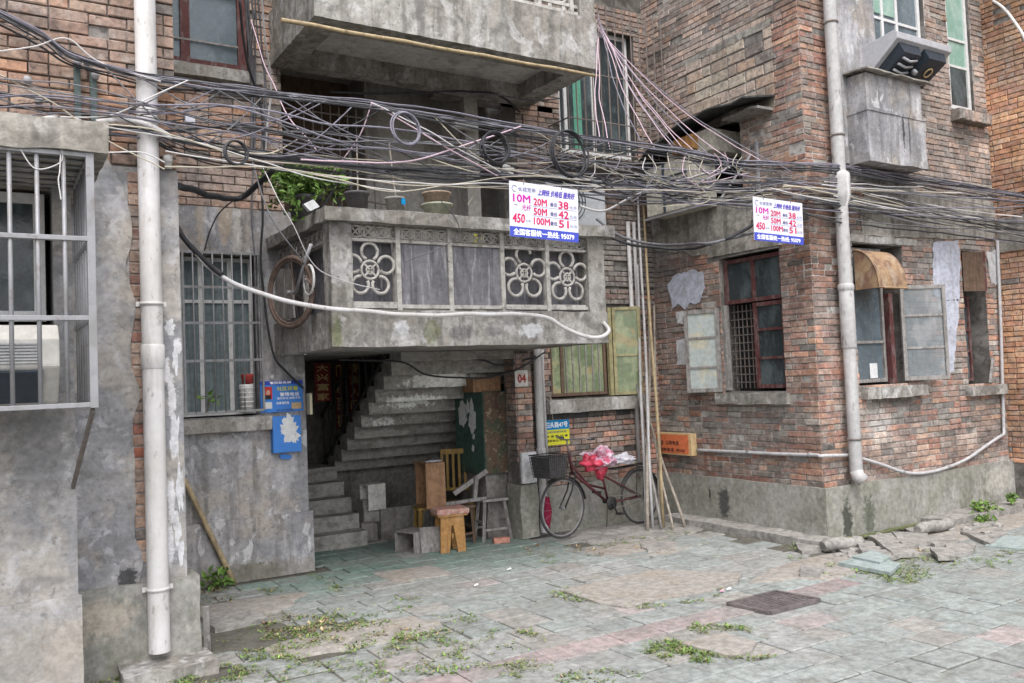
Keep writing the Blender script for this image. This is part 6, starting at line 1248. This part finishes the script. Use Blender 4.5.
single = [
 ([(240, 0, 9.0), (246, 60, 9.3), (262, 110, 9.5), (262, 190, 9.5), (262, 280, 9.6), (272, 350, 9.6), (286, 372, 9.68), (303, 388, 9.7)], .013, 'wire_black', 'black cable running down the plastered pillar to the blue notice board'),
 ([(255, 10, 9.3), (250, 60, 9.5), (254, 120, 9.6), (252, 200, 9.65), (256, 300, 9.68), (258, 375, 9.68)], .010, 'wire_grey', 'grey cable hanging straight down left of the lower balcony'),
 ([(178, 186, 7.2), (215, 196, 8.2), (238, 198, 8.9), (262, 182, 8.6), (276, 165, 8.2)], .030, 'wire_black', 'thick black cable swagged between pier and leafy plant'),
 ([(236, 199, 9.5), (220, 212, 9.6), (210, 232, 9.66), (204, 255, 9.68)], .008, 'wire_black', 'thin black cable curving down to the flat window grille'),
 ([(606, 236, 9.2), (640, 246, 8.9), (690, 248, 8.4), (722, 240, 7.8), (750, 226, 7.4), (760, 210, 6.9)], .020, 'wire_black', 'thick black cable swag in the brick corner, upper of two'),
 ([(596, 219, 9.2), (620, 236, 8.9), (660, 245, 8.5), (705, 243, 8.0), (735, 238, 7.6), (775, 226, 7.0)], .018, 'wire_grey', 'thick grey cable swag in the brick corner, lower of two'),
 ([(580, 207, 9.2), (605, 211, 9.0), (635, 196, 8.6), (690, 178, 7.6), (730, 168, 7.1)], .016, 'wire_white', 'pale hose curving from behind the price sign towards the wing'),
 ([(840, 90, 7.0), (832, 206, 6.6), (880, 205, 6.5)], .001, 'wire_black', None),
 ([(790, 208, 6.75), (840, 222, 6.6), (930, 232, 6.75), (1030, 243, 6.75)], .010, 'wire_black', 'single black cable running low along the wing above its windows'),
 ([(252, 20, 8.8), (262, 60, 8.4), (285, 110, 8.0), (316, 150, 7.6)], .006, 'wire_pink', 'pinkish wire dropping diagonally from the upper balcony end'),
 ([(372, 102, 7.0), (360, 135, 7.1), (342, 160, 7.2), (330, 175, 7.3)], .006, 'wire_pink', 'pinkish wire dropping from the bundle above the balcony pots'),
 ([(300, 160, 6.9), (400, 162, 6.85), (450, 150, 6.9), (520, 126, 6.95)], .008, 'wire_pink', 'long pink wire rising across the bundles above the pots'),
 ([(372, 103, 6.95), (430, 138, 6.9), (490, 172, 6.9), (512, 180, 7.0)], .007, 'wire_pink', 'pink wire running diagonally down to the left price sign'),
 ([(372, 103, 6.95), (415, 124, 6.9), (460, 150, 6.9), (500, 172, 6.9)], .006, 'wire_white', 'pale wire running diagonally behind the pink one to the left sign'),
 ([(440, 92, 9.4), (500, 95, 9.4), (530, 101, 9.3), (560, 98, 9.2)], .010, 'wire_grey', 'grey cable looping beneath the upper balcony slab'),
 ([(330, 92, 9.5), (400, 93, 9.5), (490, 93, 9.5), (520, 112, 9.6)], .014, 'wire_black', 'black cable clipped along the back beam under the upper balcony'),
 ([(262, 165, 8.2), (290, 220, 7.7), (320, 270, 7.75), (380, 290, 7.76)], .005, 'wire_white', 'thin pale string hanging across the left flower grille'),
 ([(250, 155, 8.4), (270, 215, 8.0), (300, 258, 7.9), (303, 265, 8.0)], .007, 'wire_grey', 'grey string holding the hung bicycle wheel'),
 ([(440, 200, 7.5), (460, 235, 7.7), (405, 262, 7.75)], .005, 'wire_grey', 'thin grey string from the terracotta pot to the flower grille'),
 ([(470, 172, 7.0), (475, 190, 7.1), (468, 204, 7.1)], .007, 'wire_beige', 'short beige cable end dangling left of the price sign'),
 ([(340, 360, 9.6), (400, 362, 9.6), (430, 375, 9.6), (480, 378, 9.65), (515, 370, 9.6), (545, 352, 9.55)], .012, 'wire_black', 'black cable sagging beneath the lower balcony over the cabinet'),
 ([(420, 352, 9.7), (480, 360, 9.7), (500, 366, 9.7), (540, 355, 9.6)], .012, 'wire_black', 'black cable under the balcony soffit beside the slim drainpipe'),
 ([(20, 148, 5.6), (35, 168, 5.6), (60, 162, 5.6), (62, 148, 5.6)], .004, 'wire_white', 'white string looped around the top of the steel cage'),
 ([(62, 148, 5.6), (60, 172, 5.6), (58, 182, 5.6), (60, 200, 5.6)], .004, 'wire_white', 'white string end dangling inside the steel cage'),
]
for pts, r_, m_, lab in single:
    if lab: cable(pts, r_, m_, lab, n=7)
for i in range(6):
    x = 246+i*3.4; cable([(x-2, -10, 9.1), (x+2, 40, 9.3), (x+rc.uniform(2, 9), 90, 9.5), (x+rc.uniform(0, 6), 160, 9.6)], rc.uniform(.008, .014), rc.choice(['wire_grey', 'wire_white', 'wire_grey']), 'grey cable in the upright bunch between red window and upper balcony', 'upright cable bunch by the red window')
# rope-like pale hose in front of the balcony
cable([(178, 228, 8.3), (188, 243, 8.2), (205, 262, 8.05), (235, 283, 7.9), (270, 297, 7.76), (300, 303, 7.72), (345, 310, 7.72), (395, 314, 7.72), (450, 315, 7.72), (510, 314, 7.72), (545, 317, 7.72), (565, 328, 7.72), (590, 337, 7.72), (603, 337, 7.74), (609, 330, 7.8), (603, 322, 7.85)], .022, 'pvc', 'pale plastic hose slung across the front of the lower balcony', None, 'hose', 8)
cable([(178, 228, 8.3), (186, 240, 8.2), (205, 262, 8.04), (222, 275, 7.93)], .026, 'wire_black', 'dark sheath around the left end of the pale hose', None, 'hose', 8)
def coil(px, py, y, R, label, m_='wire_black', turns=4, tilt=.1):
    c = atY(px, py, 6.74); turns += 1; R *= .86; mb = MB()
    for k in range(turns): mb.ring(c+V((rc.uniform(-.012, .012), k*.012, rc.uniform(-.012, .012))), (1, 0, 0), (0, tilt, 1), R*(1+rc.uniform(-.07, .07)), .0075, 30, 5, R2=R*1.12)
    tag(mb.build('cable_coil', m_), label, 'cable coil')
coil(407, 128, 6.95, .15, 'loose violet grey cable coil hanging above the terracotta pot', 'wire_violet', 3); coil(497, 147, 6.95, .155, 'neat dark cable coil hanging above the left price sign', 'wire_black', 5); coil(571, 153, 6.95, .24, 'widest dark cable coil in front of the pale air conditioner', 'wire_black', 5); coil(236, 152, 6.95, .10, 'small black cable loop hanging right of the junction box', 'wire_black', 2)
# far wall pipe and camera-like dome
cable([(993, 0, 6.85), (1010, 14, 6.4), (1026, 42, 6.1)], .02, 'pvc', 'white pipe curving down the orange brick wall', None, 'pipe', 8)

# ---- pavement odds and ends
def slab(x0, x1, y0, y1, z, th, m_, label, cat, rot=0, seed=1, amp=.03, tilt=(0, 0), name='slab'):
    rnd = random.Random(seed); cx, cy = (x0+x1)/2, (y0+y1)/2; pts = []
    for (a, b), (c, d) in (((x0, y0), (x1, y0)), ((x1, y0), (x1, y1)), ((x1, y1), (x0, y1)), ((x0, y1), (x0, y0))):
        for k in range(5): s = k/5; pts.append((a+(c-a)*s+rnd.uniform(-amp, amp), b+(d-b)*s+rnd.uniform(-amp, amp)))
    co, si = math.cos(rot), math.sin(rot); P = [V((cx+(x-cx)*co-(y-cy)*si, cy+(x-cx)*si+(y-cy)*co, z+(x-cx)*tilt[0]+(y-cy)*tilt[1])) for x, y in pts]
    mb = MB(); mb.prism(P, (0, 0, -th)); o = mb.build(name, m_, bevel=.004); return tag(o, label, cat)
def px_slab(quad, z, th, m_, label, cat, seed=1, amp=.02, name='slab', zs=None):
    rnd = random.Random(seed); Q = [atZ(px, py, z) for px, py in quad]
    if zs: 
        for q_, dz in zip(Q, zs): q_.z += dz
    pts = []
    for i in range(len(Q)):
        a, b = Q[i], Q[(i+1) % len(Q)]; L = (b-a).length; k = max(2, int(L/.12))
        for j in range(k): p = a.lerp(b, j/k); pts.append(p+V((rnd.uniform(-amp, amp), rnd.uniform(-amp, amp), 0)) if j else p)
    mb = MB(); mb.prism(pts, (0, 0, -th)); return tag(mb.build(name, m_, bevel=.004), label, cat)
px_slab([(560, 590), (655, 569), (742, 573), (738, 582), (700, 592), (660, 598), (628, 607), (600, 603)], .022, .06, 'sand_slab', 'large sandy cement patch in the middle of the pavement', 'cement slab', 3, .015)
px_slab([(682, 643), (722, 632), (757, 641), (752, 650), (732, 656)], .024, .05, 'sand_slab', 'small square cement slab ringed with grass beside the iron grate', 'cement slab', 5, .01)
px_slab([(200, 616), (262, 610), (268, 617), (215, 628)], .05, .10, 'rock', 'broken raised concrete lump beside the left pier', 'concrete lump', 7, .03, 'concrete_lump')
px_slab([(372, 573), (430, 565), (455, 573), (398, 582)], .012, .03, 'sand_slab', 'faint sandy patch of cement near the wooden stools', 'cement slab', 8, .02)
px_slab([(838, 562), (868, 554), (900, 563), (893, 571), (868, 570)][:1]+[(868, 554), (900, 563), (890, 572)], .05, .04, 'slab_teal', 'pale turquoise paving slab resting loose, nearer of two by the rubble', 'paving slab', 9, .003, 'paving_slab')
px_slab([(852, 556), (872, 550), (891, 556), (880, 562)], .075, .04, 'slab_teal', 'pale turquoise paving slab resting loose, farther of two by the rubble', 'paving slab', 10, .003, 'paving_slab')
px_slab([(985, 545), (1005, 535), (1030, 537), (1030, 549)], .03, .05, 'slab_teal', 'pale turquoise paving slab at the right edge', 'paving slab', 11, .003, 'paving_slab')
for i, quad in enumerate([[(868, 536), (892, 532), (902, 541), (885, 546)], [(892, 533), (925, 531), (937, 541), (905, 546)], [(926, 535), (955, 533), (960, 543), (935, 546)], [(855, 541), (872, 540), (880, 550), (862, 552)], [(945, 545), (975, 541), (972, 550), (950, 553)], [(960, 530), (985, 534), (996, 540), (990, 542)], [(870, 552), (893, 548), (900, 555), (885, 558)], [(880, 545), (905, 545), (920, 552), (893, 555)], [(930, 549), (950, 547), (955, 556), (938, 558)], [(795, 543), (818, 541), (822, 549), (802, 552)], [(640, 543), (668, 543), (672, 549), (648, 551)], [(800, 568), (826, 570), (820, 576), (800, 575)], [(835, 546), (852, 544), (858, 550), (842, 553)], [(905, 528), (925, 524), (932, 530), (912, 533)], [(965, 522), (990, 519), (996, 525), (972, 529)], [(915, 541), (938, 539), (940, 546), (920, 549)], [(975, 532), (1000, 528), (1008, 534), (985, 538)], [(848, 552), (860, 551), (864, 557), (850, 558)]]):
    px_slab(quad, .06 if i < 9 else .025, .05, 'rock', 'flat broken grey paving fragment in the rubble along the wing', 'stone fragment', 30+i, .02, 'stone_fragment', zs=[random.uniform(-.02, .03) for _ in quad])['group'] = 'flat broken fragments in the rubble'
rk = random.Random(3)
for i in range(34):
    px, py = rk.uniform(828, 1000), 0; py = 551-(px-828)*.16+rk.uniform(-6, 12); q = atZ(px, py); s = rk.uniform(.02, .06)
    o = lump('rubble', (q.x, q.y, s*.35), (s*1.3, s, s*.6), 'rock', 'small grey stone in the rubble strip along the wing', 'stone', i, .5, kind='rock', ico=2, fold=3); o['group'] = 'small stones in the rubble strip'
def roll(p, q, r, label):
    p, q = V(p), V(q); mb = MB(); n = 8; mb.tube([p.lerp(q, s/n)+V((0, 0, .015*math.sin(s*.8))) for s in range(n+1)], [r*(.75 if s in (0, n) else 1+.08*math.sin(s*1.9)) for s in range(n+1)], 14); tag(mb.build('cement_roll', 'rock', None), label, 'rounded kerb')
a, b = atZ(823, 552), atZ(862, 547); roll((a.x, a.y, .06), (b.x, b.y, .07), .075, 'rounded pale cement roll lying at the corner of the wing')
a, b = atZ(918, 538), atZ(952, 530); roll((a.x, a.y, .09), (b.x, b.y, .10), .07, 'rounded pale cement roll lying midway along the wing front')
# iron grate
t = thing('drain_grate', 'rusty iron drain grate set in the pavement', 'drain grate', (6.1, 5.5, 0))
Q = [atZ(728, 604, .012), atZ(770, 613, .012), atZ(819, 600, .012), atZ(776, 592, .012)]
mb = MB()
for i in range(4): mb.bar(Q[i], Q[(i+1) % 4], .04, .03)
mb.build('frame', 'grate', t)
mb = MB()
for i in range(1, 11): s = i/11; mb.bar(Q[0].lerp(Q[1], s), Q[3].lerp(Q[2], s), .016, .02)
for s in (.33, .66): mb.bar(Q[0].lerp(Q[3], s)-V((0, 0, .004)), Q[1].lerp(Q[2], s)-V((0, 0, .004)), .03, .02)
mb.build('bars', 'grate', t)
# litter
for px, py, s, m_, lab in ((509, 571, .03, 'torn_paper', 'small white paper scrap on the pavement in front of the loose brick'), (476, 587, .025, 'torn_paper', 'tiny white scrap in the middle of the pavement'), (722, 593, .03, 'bag_pink', 'pinkish paper scrap at the edge of the sandy patch'), (729, 591, .03, 'torn_paper', 'white paper scrap at the edge of the sandy patch')):
    q = atZ(px, py); mb = MB(); mb.prism([q+V((-s, -s*.3, .016)), q+V((s*.8, -s*.5, .02)), q+V((s, s*.4, .03)), q+V((-s*.6, s*.5, .018))], (0, 0, .003)); tag(mb.build('paper_scrap', m_), lab, 'litter')

# ---- weeds and grass
def weeds(spots, name, label_kind, cols_, size, seed, h=.05):
    rnd = random.Random(seed); mb = MB()
    for px, py, rx, ry, n in spots:
        for _ in range(n):
            a, k = rnd.uniform(0, 2*PI), rnd.random()**.6; q = atZ(px+1.25*rx*k*math.cos(a), py+1.5*ry*k*math.sin(a))
            if noise.noise(q*4.5) < -.1: continue
            base = V((q.x, q.y, .0)); m_ = rnd.randint(3, 7); sc = rnd.choice((.5, .7, .9, 1.2, 1.7))
            for j in range(m_):
                aa = rnd.uniform(0, 2*PI); L = size*sc*rnd.uniform(.5, 1.3); d = V((math.cos(aa), math.sin(aa), rnd.uniform(.05, .8))).normalized(); w_ = d.cross(V((0, 0, 1)))
                if w_.length < .01: continue
                w_ = w_.normalized()*L*rnd.uniform(.14, .28); o_ = base+V((rnd.uniform(-.03, .03), rnd.uniform(-.03, .03), rnd.uniform(0, h*.6))); t_ = rnd.choice(cols_) if rnd.random() > .12 else (.26, .21, .12); kk = rnd.uniform(.6, 1.35); t_ = tuple(x*kk for x in t_)
                mb.face([o_, o_+d*L*.5+w_, o_+d*L, o_+d*L*.5-w_], t_)
    return tag(mb.build(name, 'leaf'), kind='stuff')
sp = [(300, 650, 110, 18, 420), (450, 640, 80, 14, 200), (325, 632, 70, 16, 420), (280, 668, 60, 14, 260), (420, 640, 50, 8, 150), (240, 600, 40, 8, 90), (640, 540, 30, 3, 60), (330, 627, 48, 9, 420), (262, 660, 34, 9, 260), (345, 622, 30, 6, 160), (300, 640, 40, 8, 180), (205, 676, 34, 9, 260), (120, 677, 40, 6, 150), (428, 643, 24, 7, 130), (500, 670, 30, 7, 150), (378, 672, 26, 8, 130), (440, 668, 22, 5, 70), (585, 679, 25, 5, 90), (338, 588, 16, 3, 50), (312, 578, 14, 3, 35), (270, 591, 14, 2.5, 30), (360, 573, 12, 3, 22), (402, 608, 24, 4, 60), (455, 617, 18, 3, 40), (523, 636, 12, 4, 45), (468, 621, 8, 3, 20),
      (668, 650, 18, 6, 240), (692, 656, 24, 4, 130), (725, 628, 30, 2.5, 90), (748, 657, 20, 3, 90), (712, 660, 20, 2.5, 60), (690, 600, 10, 2.5, 40), (715, 592, 7, 3, 40), (580, 597, 22, 3, 55), (612, 605, 20, 2.5, 45), (640, 606, 18, 2, 30),
      (835, 570, 18, 4, 120), (870, 574, 20, 4, 130), (908, 577, 22, 6, 260), (905, 562, 18, 6, 180), (935, 555, 22, 6, 150), (965, 552, 16, 5, 110), (885, 551, 10, 3, 60), (990, 562, 22, 4, 70), (1005, 551, 18, 4, 80), (945, 565, 25, 4, 60), (812, 573, 8, 3, 30), (790, 558, 16, 3, 30), (545, 560, 10, 3, 30), (540, 555, 18, 2.5, 22), (600, 546, 30, 3, 50), (668, 527, 8, 4, 50), (675, 534, 12, 3, 30), (720, 545, 20, 2, 20), (795, 547, 10, 3, 30), (215, 583, 8, 3, 25), (213, 590, 14, 4, 60), (300, 555, 3, 3, 8), (585, 598, 30, 3, 90), (560, 592, 10, 3, 50), (640, 606, 25, 2.5, 70), (350, 650, 20, 4, 60), (395, 640, 14, 3, 40), (415, 600, 20, 2, 40), (270, 640, 14, 5, 60), (455, 655, 20, 3, 50), (690, 655, 40, 6, 200), (722, 630, 30, 3, 90), (520, 668, 26, 6, 80), (610, 676, 30, 4, 60), (250, 577, 20, 3, 40)]
weeds(sp, 'weeds', '', GREEN+OLIVE,   .021, 4, .02)
weeds([(320, 630, 50, 10, 90), (300, 625, 30, 8, 60), (400, 640, 30, 8, 40), (215, 600, 18, 8, 50), (900, 560, 50, 8, 50), (560, 549, 30, 3, 50), (620, 552, 50, 5, 60)], 'dry_leaves', '', [(.30, .22, .12), (.24, .17, .10), (.36, .29, .17), (.16, .11, .08)], .03, 9, .02)
def plant(q, n, R, size, label, hh=.16, cols_=GREEN, seed=1):
    rnd = random.Random(seed); q = V(q); t = thing('weed_plant', label, 'plant', tuple(q)); mb = MB(); fo = MB()
    for i in range(n):
        a = rnd.uniform(0, 2*PI); e = q+V((math.cos(a)*R*rnd.random(), math.sin(a)*R*rnd.random(), hh*rnd.uniform(.5, 1.2))); mb.tube([q, (q+e)/2+V((0, 0, .03)), e], .003, 4); leafy(fo, e, (.04, .04, .03), 5, size, cols_, up=.1, rnd=rnd); leafy(fo, (q+e)/2, (.03, .03, .03), 3, size*.8, cols_, up=.1, rnd=rnd)
    mb.build('stems', 'bark', t); fo.build('foliage', 'leaf', t)
q = atZ(210, 584); plant((q.x, 9.55, 0), 10, .11, .085, 'broad leaved green weed at the foot of the wall beside the bamboo pole', .14, seed=2)
q = atY(990, 515, 6.5); plant((q.x-.05, 6.55, .08), 22, .24, .06, 'bright green weed growing on the kerb under the wing', .10, seed=3)
q = atY(996, 530, 6.3); plant((q.x-.1, 6.35, .0), 18, .22, .055, 'lower bright green weed just in front of the kerb', .07, seed=4)
q = atY(1012, 515, 6.6); plant((q.x, 6.6, .1), 8, .1, .07, 'small green weed on the kerb nearest the right edge', .12, seed=5)
# street side is open: nothing stands behind the camera within view
